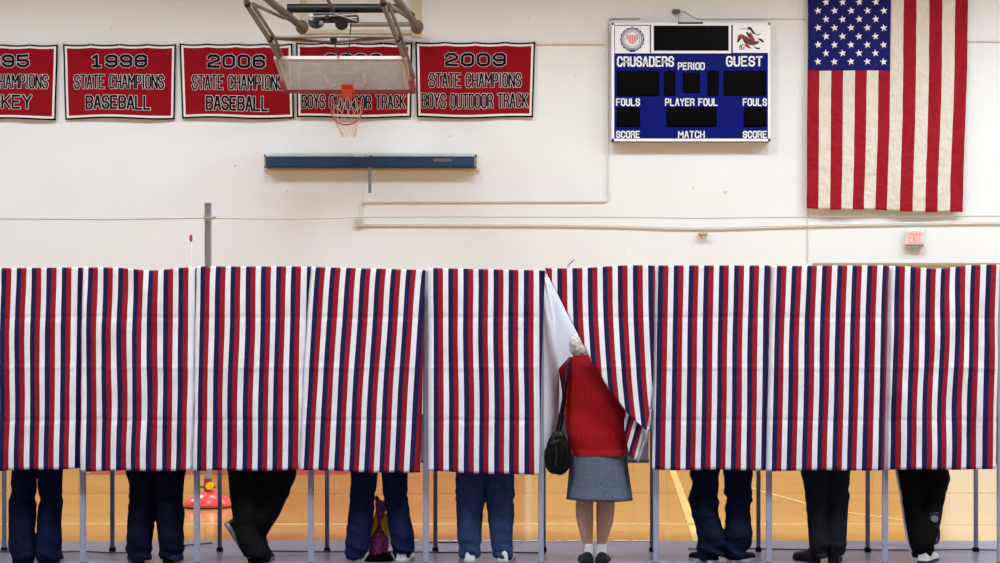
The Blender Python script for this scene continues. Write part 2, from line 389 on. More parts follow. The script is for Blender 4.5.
struct(d1, 'door_1', mat('door_white', (236, 234, 226), 0.4, 0, 0.01))
# court lines and painted baseline
LW = mat('court_line_cream', (206, 178, 124), 0.3)
def floorstrip(pts, wid, name, m):
    mb = MB()
    for (x, y), (x2, y2) in zip(pts[:-1], pts[1:]):
        d = Vector((x2 - x, y2 - y)).normalized(); nn = Vector((-d.y, d.x)) * wid / 2
        mb.add([(x + nn.x, y + nn.y, .002), (x2 + nn.x, y2 + nn.y, .002), (x2 - nn.x, y2 - nn.y, .002), (x - nn.x, y - nn.y, .002)], [[3, 2, 1, 0]])
    o = mb.build(name, m, smooth=False, fix=False); o['kind'] = 'structure'; return o
def lerp(a, b, t): return a + (b - a) * t
def G(px, py):
    D = F * EYE / (py - VY); return (X(px, D), D)
floorstrip([(-9, G(0, 524.3)[1]), (4.2, G(0, 524.3)[1])], 0.06, 'trim_5', LW)
floorstrip([G(672, 469), G(699, 543)], 0.075, 'trim_6', mat('court_line_yellow', (206, 174, 100), 0.3))
floorstrip([G(728, 480), G(757, 490), G(812, 505), G(850, 513), G(910, 521)], 0.045, 'trim_7', LW)
floorstrip([(-9, G(0, 493)[1]), (6, G(0, 493)[1])], 0.03, 'trim_8', mat('court_line_brown', (150, 92, 46), 0.3))
fm = MB(); y0 = 20.15
fm.add([(X(84, y0), y0, .002), (X(347, y0), y0, .002), (X(347, y0), 25.9, .002), (X(84, y0), 25.9, .002)], [[0, 1, 2, 3]])
o = fm.build('trim_9', mat('court_red', (150, 40, 28), 0.3), smooth=False, fix=False); o['kind'] = 'structure'

# grey floor covering under the booths, with soft creases
def tarp():
    x0, x1, y0, y1 = -5.2, 5.2, 9.2, 13.5; nx, ny = 260, 120; mb = MB(); vs = []
    rnd = random.Random(4); cre = []
    for _ in range(26):
        cx, cy, a = rnd.uniform(x0, x1), rnd.uniform(11.2, 13.4), rnd.uniform(-0.5, 0.5)
        cre.append((cx, cy, math.cos(a), math.sin(a), rnd.uniform(.5, 1.6), rnd.uniform(.006, .016), rnd.uniform(-.25, .25)))
    for j in range(ny + 1):
        for i in range(nx + 1):
            x, y = x0 + (x1 - x0) * i / nx, y0 + (y1 - y0) * j / ny
            if j == ny: y += 0.03 * noise.noise(Vector((x * 2.2, 0, 3)))
            z = 0.004 + 0.004 * (1 + noise.noise(Vector((x * 1.3, y * 2, 0))))
            for (cx, cy, ca, sa, ln, h, bend) in cre:
                u = (x - cx) * ca + (y - cy) * sa; vv = -(x - cx) * sa + (y - cy) * ca - bend * u * u
                if abs(u) < ln and abs(vv) < .09: z += h * (1 - abs(u) / ln) * max(0, 1 - abs(vv) / .045)
            vs.append((x, y, z))
    fs = [[j * (nx + 1) + i, j * (nx + 1) + i + 1, (j + 1) * (nx + 1) + i + 1, (j + 1) * (nx + 1) + i] for j in range(ny) for i in range(nx)]
    mb.add(vs, fs)
    o = mb.build('floor_tarp', mat('grey_tarp', (98, 97, 122), 0.33, 0, 0.06, 2.5, 0.15, 9), fix=False)
    tag(o, 'grey plastic tarp laid on the gym floor under the voting booths', 'tarp')
    tp = MB(); rnd = random.Random(8); xx = X(398, 13.48)
    while xx < X(642, 13.48):
        l = rnd.uniform(.03, .12); tag(MB().box((xx + l / 2, 13.46, .013), (l, .05, .002)).build('tape', mat('clear_tape', (226, 226, 236), 0.2), o), 'torn pale tape along the back edge'); xx += l + rnd.uniform(.015, .07)
    SM = mat('seam_shade', (58, 50, 66), .6)  # dark strips colour in the shade line along tarp seams and folds
    for (ya, yb, px0, px1, sd) in ((12.72, 12.68, -30, 132, 1), (12.75, 12.70, 270, 545, 2), (13.0, 13.28, 155, 196, 3), (13.34, 13.30, 420, 470, 4), (12.9, 12.84, 690, 1030, 5)):
        pts = [(X(lerp(px0, px1, k / 30), 12.7), lerp(ya, yb, k / 30) + .05 * noise.noise(Vector((k * .12, sd, 0)))) for k in range(31)]
        MB().tube([(x, y, .018 + .008 * noise.noise(Vector((x * 1.3, y * 2, 0)))) for x, y in pts], .006, 6).build('seam_shade_strip', SM, o)
tarp()

# ---------------------------------------------------------------- voting booths
EDGES = [-32, 83, 197, 311, 426, 541, 656, 769, 885, 1000]
TOPZ = Z(268, DF)
BOOTH = ['booth frame at the left edge of the photo, dark navy jeans inside',
 'booth frame over the turned-up jeans and black shoes',
 'booth frame over the black trousers with one heel lifted',
 'booth frame over the floral bag and blue jeans',
 'booth frame over the faded blue jeans and white trainers, left of the open curtain',
 'booth frame with its white lining showing behind the woman in red',
 'booth frame just right of the woman in red, over dark jeans',
 'booth frame over the plain black trousers and black shoes, second from right',
 'booth frame at the right edge, over the black track pants']
SIDE = [(EDGES[i]) for i in range(9)]
def rod(px, D, z0, z1, wd, mb, mi=0):
    return mb.box((X(px, D), D, (z0 + z1) / 2), (wd, wd, z1 - z0), mi, None, .004)
for i in range(9):
    xl, xr = X(EDGES[i], DF), X(EDGES[i + 1], DF); xc = (xl + xr) / 2
    t = thing('voting_booth', 'voting ' + BOOTH[i], 'voting booth', (xc, (DF + DB) / 2, 0), 'row of joined voting booths')
    legs = [xl] + ([xr] if i == 8 else [])
    for x in legs:
        l = MB().box((x, DF, (TOPZ - .02) / 2 + .008), (.04, .03, TOPZ - .05), 0, None, .004).build('leg', ALU, t)
        f = MB().box((x, DF, .012), (.046, .036, .024), 0, None, .004).build('rubber_foot', RUB, l)
        bx = x + .012
        l = MB().box((bx, DB, 1.0), (.03, .03, 1.94), 0, None, .004).build('leg', ALUD, t)
        f = MB().box((bx, DB, .024), (.044, .044, .034), 0, None, .005).build('rubber_foot', RUB, l)
        # side lining: cloth from the front leg to the back leg, slack in the middle
        sp = MB(); n, mz = 14, 26; vs = []
        slack = 0.085 if i == 5 else 0.012
        for k in range(mz + 1):
            z = .70 + (TOPZ - .06 - .70) * k / mz
            for j in range(n + 1):
                u = j / n; bulge = slack * math.sin(math.pi * u ** 0.8) * (0.45 + 0.75 * math.sin(math.pi * (k / mz) ** 0.75) + 0.05 * noise.noise(Vector((u * 3, z * 2, i))))
                vs.append((x + .022 + u * .012 + bulge, DF + .02 + u * (DB - DF - .04), z))
        sp.add(vs, [[a * (n + 1) + b, a * (n + 1) + b + 1, (a + 1) * (n + 1) + b + 1, (a + 1) * (n + 1) + b] for a in range(mz) for b in range(n)])
        so = sp.build('side_panel', NYLON, t, fix=False); sd = so.modifiers.new('s', 'SOLIDIFY'); sd.thickness = .004
        MB().box((x, (DF + DB) / 2, TOPZ - .035), (.025, DB - DF, .025)).build('side_rail', ALU, t)
    bp = MB().box((xc, DB - .012, (.69 + TOPZ - .06) / 2), (xr - xl - .03, .008, TOPZ - .06 - .69))
    bp.build('back_panel', NYLON, t)
    MB().box((xc, DB, .685), (xr - xl - .02, .025, .03), 0, None, .004).build('bottom_rail', ALUD, t)
    MB().box((xc, DB, TOPZ - .04), (xr - xl, .025, .025)).build('back_rail', ALU, t)
    MB().box((xc, DF, TOPZ - .03), (xr - xl - .02, .02, .02), 0, None, .004).build('curtain_rail', ALU, t)
    MB().box((xc, DF + .56, 1.04), (xr - xl - .07, .36, .018), 0, None, .004).build('shelf', SHELF, t)

# ---------------------------------------------------------------- curtains
DC = 11.99
def cloth(name, vs, fs, uvs, label, group=None):
    me = bpy.data.meshes.new(name); me.from_pydata(vs, [], fs); me.materials.append(STRIPE)
    ul = me.uv_layers.new(name='UVMap')
    for l in me.loops: ul.data[l.index].uv = uvs[l.vertex_index]
    me.polygons.foreach_set('use_smooth', [True] * len(me.polygons)); me.update()
    o = link(name, me); tag(o, label, 'curtain', group)
    s = o.modifiers.new('s', 'SOLIDIFY'); s.thickness = .0025; s.offset = 1
    return o
def interp(tab, y):
    if y <= tab[0][0]: return tab[0][1]
    for (a, b), (c, d) in zip(tab[:-1], tab[1:]):
        if y <= c: return b + (d - b) * (y - a) / (c - a)
    return tab[-1][1]
def crease(py):               # fold lines pressed into the cloth
    h = 0
    for k, c in enumerate((317.5, 367.5, 420.5)):
        d = abs(py - c)
        if d < 3.4: h += (.0036 if k != 1 else -.0032) * (1 - d / 3.4)
    return h
def curtain(i, tl, tr, bl, br, ty, by, label, sag=0.0, phase=0.0, amp=1.0, sagc=.5):
    rnd = random.Random(20 + i); nx, nz = 150, 110; vs, uvs = [], []
    fr = [(rnd.uniform(1.2, 4.5), rnd.uniform(0, 6.28), rnd.uniform(.5, 1)) for _ in range(4)]
    for j in range(nz + 1):
        v = j / nz
        for k in range(nx + 1):
            u = k / nx
            ee = v ** .8
            px = lerp(lerp(tl, bl, ee), lerp(tr, br, ee), u)
            px += .6 * amp * math.sin(2 * math.pi * (1.3 * v + fr[0][1])) * math.sin(math.pi * u) * math.sin(math.pi * v) + .9 * noise.noise(Vector((u * 3, v * 2.2, i * 7.7))) * math.sin(math.pi * min(1, v * 1.3))
            top = ty[0] + (ty[1] - ty[0]) * u + sag * math.exp(-((u - sagc) / .22) ** 2)
            bot = by[0] + (by[1] - by[0]) * u + 0.5 * math.sin(9 * u + i)
            py = top + (bot - top) * v
            dep = 0
            for (q, ph, a) in fr: dep += a * math.sin(2 * math.pi * q * u + ph + 0.9 * noise.noise(Vector((v * 2, q, i))))
            dep *= .0065 * amp * (.45 + .9 * v)
            dep += .010 * noise.noise(Vector((u * 7 + i * 3, v * 5, 2))) * amp
            dep += crease(py + 1.2 * noise.noise(Vector((u * 4, i, 0)))) * 1.0
            if sag: dep += .02 * math.sin(14 * u + 6 * v) * math.exp(-((u - sagc) / .3) ** 2) * max(0, 1 - v * 3)
            if u > .955: dep += (u - .955) / .045 * .05
            if u < .03: dep += (.03 - u) / .03 * .035
            if j == nz: dep += .004
            D = DC - .012 + dep
            p = P(px, py, DC); p.y = D
            vs.append(p); uvs.append((u * (lerp(tr, br, ee) - lerp(tl, bl, ee)) * DC / F + phase, v))
    W = nx + 1
    fs = [[j * W + k, (j + 1) * W + k, (j + 1) * W + k + 1, j * W + k + 1] for j in range(nz) for k in range(nx)]
    return cloth('voting_curtain', vs, fs, uvs, label, 'striped voting curtains')
curtain(0, -34, 81, -37, 78.8, (268.5, 267.5), (472, 468), 'red white and navy striped curtain at the left edge of the photo', 0, 0.10)
curtain(1, 81.5, 196.5, 79, 192, (267.5, 267), (471, 470), 'striped curtain second from left, its top edge sagging, above turned-up jeans', 3.2, -0.014, 1.5, .62)
curtain(2, 196, 311, 192, 299, (266.5, 266.5), (470.5, 470), 'striped curtain in front of the tall grey post, above black trousers with lifted heel', 0, 0)
curtain(3, 311, 425, 298.5, 420, (267, 270), (470, 473), 'leaning striped curtain above the jeans with a floral bag', 0, 0, .8)
curtain(4, 428, 545, 428.5, 538.5, (268, 270.5), (471, 475), 'striped curtain just left of the open one, above faded jeans', 0, 0)
curtain(6, 656, 771.5, 652.5, 766.5, (265.5, 265.5), (469.5, 470), 'smooth flat striped curtain just right of the pulled-back one', 0, 0.018, .6)
curtain(7, 771.5, 889.5, 766, 884.5, (266, 265.5), (470.5, 470), 'striped curtain second from the right, above plain black trousers', 0, 0.0, .8)
curtain(8, 890, 1000.5, 885.5, 996, (266, 264.5), (469.5, 469), 'striped curtain at the right edge, wavy with a dipping top, above track pants', 3.4, 0.0, 1.6, .42)
def open_curtain():
    edge = [(268, 545.5), (277, 549), (297, 560), (318, 570.5), (340, 582), (360, 592), (378, 603), (395, 614), (404, 621.5), (415, 630), (423, 639), (429, 645.5)]
    right = [(266, 655), (330, 654.3), (380, 653), (405, 650.5), (418, 648.5), (429, 646.5)]
    lean = [(268, 0), (300, .3), (320, .9), (350, 2.6), (380, 5), (400, 7.5), (429, 12)]
    vs, uvs, fs = [], [], []; nz, nx = 120, 90; W = nx + 4
    for j in range(nz + 1):
        t = j / nz
        for k in range(-3, nx + 1):
            kk = max(k, 0); u = kk / nx
            py = lerp(268 + (-2.2) * u + 1.0 * math.sin(3.1 * u * 2), 429, t)
            ex, rx = interp(edge, py), interp(right, py)
            px = lerp(ex, rx, u)
            src = px - interp(lean, py) * (1 - .35 * max(0, (px - 600) / 55)) 
            dep = .012 * math.sin(px * .09 + py * .01) + .009 * noise.noise(Vector((px * .05, py * .02, 5))) + crease(py) * .8
            dep -= .03 * math.exp(-((px - 600) / 25) ** 2 - ((py - 365) / 45) ** 2)
            if u > .94: dep += (u - .94) / .06 * .04
            off = {-3: (5, .045), -2: (1.5, .036), -1: (-.8, .016)}.get(k, (0, 0))
            p = P(px + off[0] * min(1, t * 4 + .1), py, DC); p.y = DC - .02 + dep + off[1]
            vs.append(p); uvs.append(((src - 552 + (0 if k >= 0 else k * 2.5)) * DC / F + 0.1052 * 4, t))
    fs = [[j * W + k, (j + 1) * W + k, (j + 1) * W + k + 1, j * W + k + 1] for j in range(nz) for k in range(W - 1)]
    # lower corner swung back under the fold: striped flap, then the pale tail
    def patch(L, R, d0, d1, axis, per, ph, flip=False):
        base = len(vs); n, mz = 14, 20
        for j in range(mz + 1):
            t = j / mz
            for k in range(n + 1):
                u = k / n; a = interp([(q[0], q[1]) for q in L], t); ay = interp([(q[0], q[2]) for q in L], t)
                b = interp([(q[0], q[1]) for q in R], t); by = interp([(q[0], q[2]) for q in R], t)
                px, py = lerp(a, b, u), lerp(ay, by, u)
                p = P(px, py, DC); p.y = DC + lerp(d0, d1, u) + .012 * math.sin(u * 7 + t * 2); vs.append(p)
                s = (px - 625) * axis[0] + (py - 418) * axis[1]
                uvs.append((ph if flip else (s / per) * .1052 + ph, 0))
        for j in range(mz):
            for k in range(n):
                fs.append([base + j * (n + 1) + k, base + (j + 1) * (n + 1) + k, base + (j + 1) * (n + 1) + k + 1, base + j * (n + 1) + k + 1])
    patch([(0, 624.3, 404), (.5, 624.8, 432), (.85, 629.5, 455), (1, 631, 457)], [(0, 627, 407), (.35, 645.3, 428), (.55, 644.5, 434), (1, 637, 461)], .035, .02, (.966, .258), 9.6, 0)
    patch([(0, 646, 412), (.35, 645, 428), (1, 636.5, 461)], [(0, 654, 408), (.3, 652.5, 424), (1, 639, 463)], .05, .06, (1, 0), 9.6, .015, True)
    cloth('voting_curtain', vs, fs, uvs, 'striped curtain pulled aside over the back of the woman in red', 'striped voting curtains')
open_curtain()

# ---------------------------------------------------------------- people
SKIN = mat('skin', (196, 146, 122), 0.55, 0, 0.04)
DENIM = {}
def denim(name, rgb): return mat(name, rgb, 0.9, 0, 0.2, 22, 0.4, 90, 0, 0.1)
def shoe_mb(c, yaw, pitch, L=.28, Wd=.096, H=.095, sole=.022):
    """shoe standing on point c (under the heel's middle), toe along +Y turned by yaw; pitch lifts the heel about the toe"""
    M = Matrix.Rotation(yaw, 3, 'Z') @ Matrix.Rotation(-pitch, 3, 'X')
    up, so = MB(), MB()
    prof = [(0, .60, .86), (.03, .74, 1.0), (.10, .80, 1.0), (.22, .80, 1.02), (.34, .78, .86), (.46, .84, .68), (.60, .97, .56), (.74, 1.0, .47), (.86, .9, .42), (.94, .7, .36), (1, .42, .26)]
    n = 18; vs, sv = [], []
    for (t, wd, h) in prof:
        y = (t - .22) * L
        for k in range(n):
            a = math.pi * k / (n - 1); e = .72
            vs.append(M @ Vector((math.cos(a) * Wd / 2 * wd, y, sole + (math.sin(a) ** e) * H * h * .92)) + Vector(c))
        for sx, z in ((1.06, 0), (1.1, sole), (-1.1, sole), (-1.06, 0)):
            sv.append(M @ Vector((sx * Wd / 2 * wd, y, z)) + Vector(c))
    fs = [[i * n + k, i * n + k + 1, (i + 1) * n + k + 1, (i + 1) * n + k] for i in range(len(prof) - 1) for k in range(n - 1)]
    fs += [[i * n + n - 1, i * n, (i + 1) * n, (i + 1) * n + n - 1] for i in range(len(prof) - 1)]
    fs += [list(range(n)), [(len(prof) - 1) * n + k for k in range(n)][::-1]]
    up.add(vs, fs)
    q = len(prof)
    fs = [[i * 4 + k, i * 4 + (k + 1) % 4, (i + 1) * 4 + (k + 1) % 4, (i + 1) * 4 + k] for i in range(q - 1) for k in range(4)] + [[0, 1, 2, 3], [(q - 1) * 4 + k for k in (3, 2, 1, 0)]]
    so.add(sv, fs)
    return up, so
def hand(mb, wr, fwd, side, s=1.0):
    """palm, four bent fingers and a thumb from the side of the palm"""
    f = Vector(fwd).normalized(); r = Vector((1, 0, 0)) if abs(f.x) < .8 else Vector((0, 1, 0)); r = (r - f * r.dot(f)).normalized(); dn = Vector((0, 0, -1)); dn = (dn - f * dn.dot(f)).normalized()
    w0 = Vector(wr)
    mb.tube([w0, w0 + f * .03 * s, w0 + f * .06 * s, w0 + f * .09 * s], [.026 * s, .032 * s, .036 * s, .03 * s], 10)
    for q, ln in zip((-1.5, -.5, .5, 1.5), (.066, .078, .082, .07) if side > 0 else (.07, .082, .078, .066)):
        b = w0 + f * .08 * s + r * q * .019 * s
        mb.tube([b, b + f * ln * .5 * s, b + f * ln * .8 * s + dn * .018 * s, b + f * ln * .9 * s + dn * .04 * s], [.0095 * s, .009 * s, .0085 * s, .007 * s], 8)
    b = w0 + f * .03 * s - r * side * .03 * s
    mb.tube([b, b + f * .03 * s - r * side * .022 * s + dn * .01, b + f * .06 * s - r * side * .024 * s + dn * .02], [.012 * s, .011 * s, .009 * s], 8)
def leg_rings(tab, D, ry=None, top=None, Dtab=None):
    rs = []
    for (py, a, b) in tab:
        d = interp(Dtab, py) if Dtab else D
        rx = (b - a) / 2 * d / F
        rs.append((P((a + b) / 2, py, d), rx, (ry or min(max(rx * 1.0, .062), .105))))
    return rs
def dens(rs, n=4):
    out = []
    for a, b in zip(rs[:-1], rs[1:]):
        for k in range(n):
            t = k / n; out.append((a[0].lerp(b[0], t), lerp(a[1], b[1], t), lerp(a[2], b[2], t)))
    out.append(rs[-1]); return out
def person(label, Lt, Rt, D, trouser, shirt, shoe, feet, hem=None, DL=None, DR=None, height=1.74, seed=0, cuff=None, stripe=None, sole=None, wr=1.0, pads=False):
    cx = sum(X((t[0][1] + t[0][2]) / 2, D) for t in (Lt, Rt)) / 2
    t = thing('person', label, 'person', (cx, D, 0), 'voters standing at the booths')
    zt = .96; up = []
    for tab, dt in ((Lt, DL), (Rt, DR)):
        rs = leg_rings(tab, D, Dtab=dt)[::-1]
        up.append(rs)
    # trousers: two legs and a seat fused into one cloth surface
    mb = MB(); tops = []
    for sgn, rs in zip((-1, 1), up):
        c, rx, ry = rs[-1]
        hipc = Vector((cx + sgn * .085, D + .02, .86))
        rr = rs + [((c.lerp(hipc, .5)), max(rx, .088), .10), (hipc, .095, .11), (Vector((cx + sgn * .07, D + .02, .95)), .10, .11)]
        mb.loft(dens(rr), 26)
    mb.loft([(Vector((cx, D + .02, .80)), .08, .08), (Vector((cx, D + .02, .85)), .165, .115), (Vector((cx, D + .02, .93)), .178, .125), (Vector((cx, D + .02, 1.0)), .165, .115)], 30)
    zlow = min(r[0][0].z for r in up)
    def wrinkle(co):
        k = .35 + 1.4 * math.exp(-((co.z - zlow) / .09) ** 2) + .9 * math.exp(-((co.z - .47) / .07) ** 2)
        cr = 1 - 2.6 * abs(noise.noise(Vector((co.x * 4 + seed * 2, co.y * 4, co.z * 11 + co.x * 5))))
        return .0075 * wr * k * cr + .007 * wr * k * noise.noise(Vector((co.x * 5 + seed, co.y * 6, co.z * 20))) + .004 * wr * noise.noise(Vector((co.x * 9, co.y * 9 + seed, co.z * 7)))
    tr = fuse(mb, .0085, 'trousers', trouser, t, 4, wrinkle)
    if cuff:
        for rs in up:
            c, rx, ry = rs[0]
            cb = MB().loft([(c + Vector((0, 0, -.004)), rx + .004, ry + .004), (c + Vector((0, 0, .014)), rx + .009, ry + .009), (c + Vector((0, 0, .03)), rx + .004, ry + .004)], 26)
            cb.build('cuff', cuff, tr)
    if stripe:
        st = MB()
        for (py, a, b) in [(471, 896.2, 0), (494, 900.8, 0), (516, 903.6, 0), (538, 906.8, 0), (554, 911, 0)]:
            pass
        tab = [(471, 896.6), (494, 901), (516, 904), (538, 907.2), (552, 911)]
        for (y1, x1), (y2, x2) in zip(tab[:-1], tab[1:]):
            p1, p2 = P(x1, y1, D - .012), P(x2, y2, D - .012)
            st.tube([p1, p2], .010, 8)
        st.build('side_stripe', stripe, tr)
    # shoes
    ank = []
    for (px, py, dd, yaw, pitch, fl, fw) in [tuple(f[:5]) + (tuple(f[5:]) or (.28, .096)) for f in feet]:
        z0 = 0.008 if py is None else max(Z(py, dd), .008)
        c = Vector((X(px, dd), dd, z0))
        u_, s_ = shoe_mb(c, math.radians(yaw), math.radians(pitch), fl, fw)
        so = u_.build('shoe', shoe, t)
        sl = s_.build('sole', sole or RUB, so)
        if pads and pitch > 30:
            Mr = Matrix.Rotation(math.radians(yaw), 3, 'Z') @ Matrix.Rotation(-math.radians(pitch), 3, 'X')
            for (yy, l, wd) in ((-.012, .05, .05), (.055, .05, .03), (.14, .06, .05)):
                MB().loft([(Vector((0, 0, -.004)), wd / 2, l / 2), (Vector((0, 0, .004)), wd / 2, l / 2)], 20).build('sole_pad', mat('pad_grey', (150, 150, 156), .6), sl)
                pd = sl.children[-1]
                for v in pd.data.vertices: v.co = Mr @ (v.co + Vector((0, yy, 0))) + c
        ank.append(c)
    # body under the clothes: one continuous skin
    b = MB(); sz = height / 1.74; sh = 1.42 * sz
    lean = .07
    for sgn, rs, an in zip((-1, 1), up, ank):
        pts = [Vector((cx + sgn * .08, D + .02, .92))] + [r[0] for r in rs[::-1]][::2] + [rs[0][0]]
        b.tube(pts, [.075] + [.048] * (len(pts) - 2) + [.036], 12)
        if abs(an.z) < .05: b.tube([rs[0][0] + Vector((0, 0, .03)), an + Vector((0, .0, .05))], [.036, .034], 10)
    b.loft([(Vector((cx, D + .02, .85)), .13, .09), (Vector((cx, D + .03, 1.05 * sz)), .125, .085), (Vector((cx, D + .02 + lean * .5, 1.25 * sz)), .155, .10), (Vector((cx, D + .02 + lean, 1.40 * sz)), .17, .085), (Vector((cx, D + .02 + lean, 1.46 * sz)), .07, .06)], 24)
    nb = Vector((cx, D + .03 + lean, 1.45 * sz)); hd = Vector((cx, D + .13 + lean, 1.635 * sz))
    b.tube([nb - Vector((0, 0, .04)), nb + Vector((0, .02, .05)), nb + Vector((0, .05, .12))], [.06, .055, .055], 12)
    b.ball(hd, (.075, .095, .112)); b.ball(hd + Vector((0, .098, -.02)), (.012, .018, .022)); b.ball(hd + Vector((0, .07, -.075)), (.045, .035, .035))
    for sgn in (-1, 1): b.ball(hd + Vector((sgn * .077, .0, -.005)), (.010, .02, .032))
    sh_mb = MB()
    for sgn in (-1, 1):
        s0 = Vector((cx + sgn * .18, D + .02 + lean, sh - .03)); el = Vector((cx + sgn * .20, D + .16, 1.13 * sz)); wrp = Vector((cx + sgn * .10, D + .37, 1.09))
        b.tube([s0, el, wrp], [.045, .036, .026], 12)
        hand(b, wrp, (-.1 * sgn, 1, -.03), sgn)
        sh_mb.tube([s0 + Vector((-sgn * .04, 0, .03)), s0, s0.lerp(el, .5), el, el.lerp(wrp, .5), el.lerp(wrp, .92)], [.06, .066, .06, .054, .05, .043], 14)
    fuse(b, .008, 'body', SKIN, t, 3)
    sh_mb.loft([(Vector((cx, D + .03, .93)), .185, .135), (Vector((cx, D + .03, 1.05 * sz)), .17, .125), (Vector((cx, D + .02 + lean * .5, 1.25 * sz)), .185, .13), (Vector((cx, D + .02 + lean, 1.37 * sz)), .19, .115), (Vector((cx, D + .02 + lean, 1.43 * sz)), .13, .085), (Vector((cx, D + .02 + lean, 1.475 * sz)), .066, .062)], 28)
    fuse(sh_mb, .013, 'shirt', shirt, t, 4)
    h = MB().ball(hd + Vector((0, -.018, .022)), (.086, .098, .108))
    fuse(h, .012, 'hair', mat('hair_brown', (74, 54, 40), .8, 0, .2, 40), t, 2, lambda co: .006 * noise.noise(co * 40))
    return t
S = 4.577
def T(x0, rows): return [(440 + cy / S, x0 + a / S, x0 + b / S) for (cy, a, b) in rows]
DP = 12.19
WTRAIN = mat('white_trainer', (214, 214, 214), .55, 0, .04)
BSHOE = mat('black_shoe', (4, 4, 5), .5, 0, .05, 8, 0, 60, 0, .15)
SHIRTG = mat('shirt_grey', (110, 112, 120), .85); SHIRTB = mat('shirt_blue', (70, 84, 120), .85)
person('person in dark navy jeans standing in the leftmost booth',
  T(0, [(150, 55, 165), (240, 52, 165), (300, 45, 165), (400, 42, 158), (470, 40, 158), (520, 48, 160), (560, 60, 155)]),
  T(0, [(150, 172, 288), (240, 178, 278), (300, 178, 282), (400, 170, 278), (470, 165, 281), (500, 168, 285), (540, 170, 275), (560, 170, 265)]),
  DP, denim('navy_denim', (16, 20, 50)), SHIRTG, BSHOE, [(23.5, None, DP + .02, 6, 0), (47.5, None, DP + .02, -6, 0)], seed=1)
person('person in dark jeans with turned-up cuffs and black shoes',
  T(100, [(150, 120, 258), (200, 135, 252), (240, 138, 250), (280, 136, 250), (400, 125, 246), (450, 120, 240), (500, 122, 235), (545, 130, 232)]),
  T(100, [(150, 252, 390), (200, 256, 380), (240, 258, 378), (280, 258, 380), (340, 256, 385), (400, 262, 382), (450, 265, 385), (500, 270, 380), (540, 279, 376)]),
  DP, denim('dark_denim', (12, 14, 34)), SHIRTB, BSHOE, [(138, None, DP + .01, 22, 0), (170, None, DP + .02, -4, 0)], seed=2, cuff=denim('cuff_denim', (34, 40, 72)))
BLK = mat('black_wool', (5, 5, 6), .9, 0, .1, 30, .2, 60, 0, .15)
person('person in black trousers leaning with one heel lifted off the tarp',
  T(200, [(145, 127, 290), (250, 138, 285), (330, 147, 275), (390, 153, 262), (430, 160, 262), (465, 172, 268), (500, 186, 272), (535, 204, 280)]),
  T(200, [(145, 270, 441), (170, 268, 440), (250, 250, 405), (350, 220, 360), (440, 208, 302), (480, 208, 312), (515, 214, 328), (535, 218, 326), (556, 224, 318)]),
  DP, BLK, SHIRTG, BSHOE, [(229.5, 531.5, DP - .06, -66, 58), (261, None, DP + .01, -8, 0)], seed=3, DL=[(471, DP), (520, DP - .04), (545, DP - .1)], sole=mat('worn_sole', (120, 120, 124), .6, 0, .3, 20), wr=.5)
person('person in blue jeans and pale shoes with a bag between the feet',
  T(320, [(150, 142, 265), (200, 142, 258), (250, 142, 250), (290, 138, 248), (350, 130, 245), (420, 122, 235), (480, 117, 225), (540, 118, 205)]),
  T(320, [(150, 282, 403), (200, 288, 402), (250, 293, 398), (290, 300, 402), (350, 308, 412), (400, 313, 425), (440, 320, 433), (480, 325, 432), (520, 335, 425), (542, 345, 416)]),
  DP, denim('blue_denim', (20, 28, 62)), SHIRTG, WTRAIN, [(354.5, None, DP - .0, 8, 0), (403, None, DP - .0, -8, 0)], seed=4, sole=mat('grey_sole', (150, 150, 150), .6))
person('person in faded mid blue jeans and white trainers beside the open booth',
  T(430, [(150, 117, 262), (200, 118, 258), (260, 122, 250), (350, 122, 240), (430, 125, 238), (500, 136, 230), (532, 142, 225)]),
  T(430, [(150, 248, 385), (200, 256, 385), (260, 258, 383), (350, 265, 385), (430, 272, 380), (500, 284, 376), (543, 292, 371)]),
  DP, denim('faded_denim', (48, 62, 98)), SHIRTB, WTRAIN, [(469, None, DP - .012, 12, 0), (504, None, DP - .012, -10, 0)], seed=5, sole=mat('grey_sole', (150, 150, 150), .6))
person('person in baggy dark jeans and black trainers with white soles',
  T(650, [(135, 183, 318), (200, 192, 310), (240, 190, 302), (300, 182, 308), (350, 195, 312), (400, 212, 330), (440, 220, 345), (490, 222, 350), (520, 230, 345), (540, 240, 335)]),
  T(650, [(135, 335, 470), (200, 342, 462), (250, 347, 458), (330, 348, 454), (400, 345, 465), (440, 340, 465), (500, 350, 455), (530, 350, 440)]),
  DP, denim('black_blue_denim', (15, 20, 42)), SHIRTG, mat('black_canvas', (10, 10, 14), .8, spec=.15), [(710, None, DP - .0, 34, 0), (736, None, DP + .01, -40, 0)], seed=6, wr=2.1, sole=mat('white_sole', (216, 216, 220), .6))
person('person in plain black trousers and black shoes, feet close together',
  [(470, 801, 829), (494, 805.5, 829), (505, 807, 829), (527, 808, 829), (545, 809.5, 829.5), (553, 813, 829), (557, 814, 829)],
  [(470, 825, 850.5), (494, 825, 848.5), (510, 825, 848), (527, 825, 847), (545, 826, 846), (556, 827, 843)],
  DP, mat('charcoal_cotton', (20, 22, 30), .9, 0, .1, 30, .3, 60, 0, .2), SHIRTB, BSHOE, [(812, None, DP + .03, 24, 0), (834, None, DP + .0, -12, 0)], seed=7)
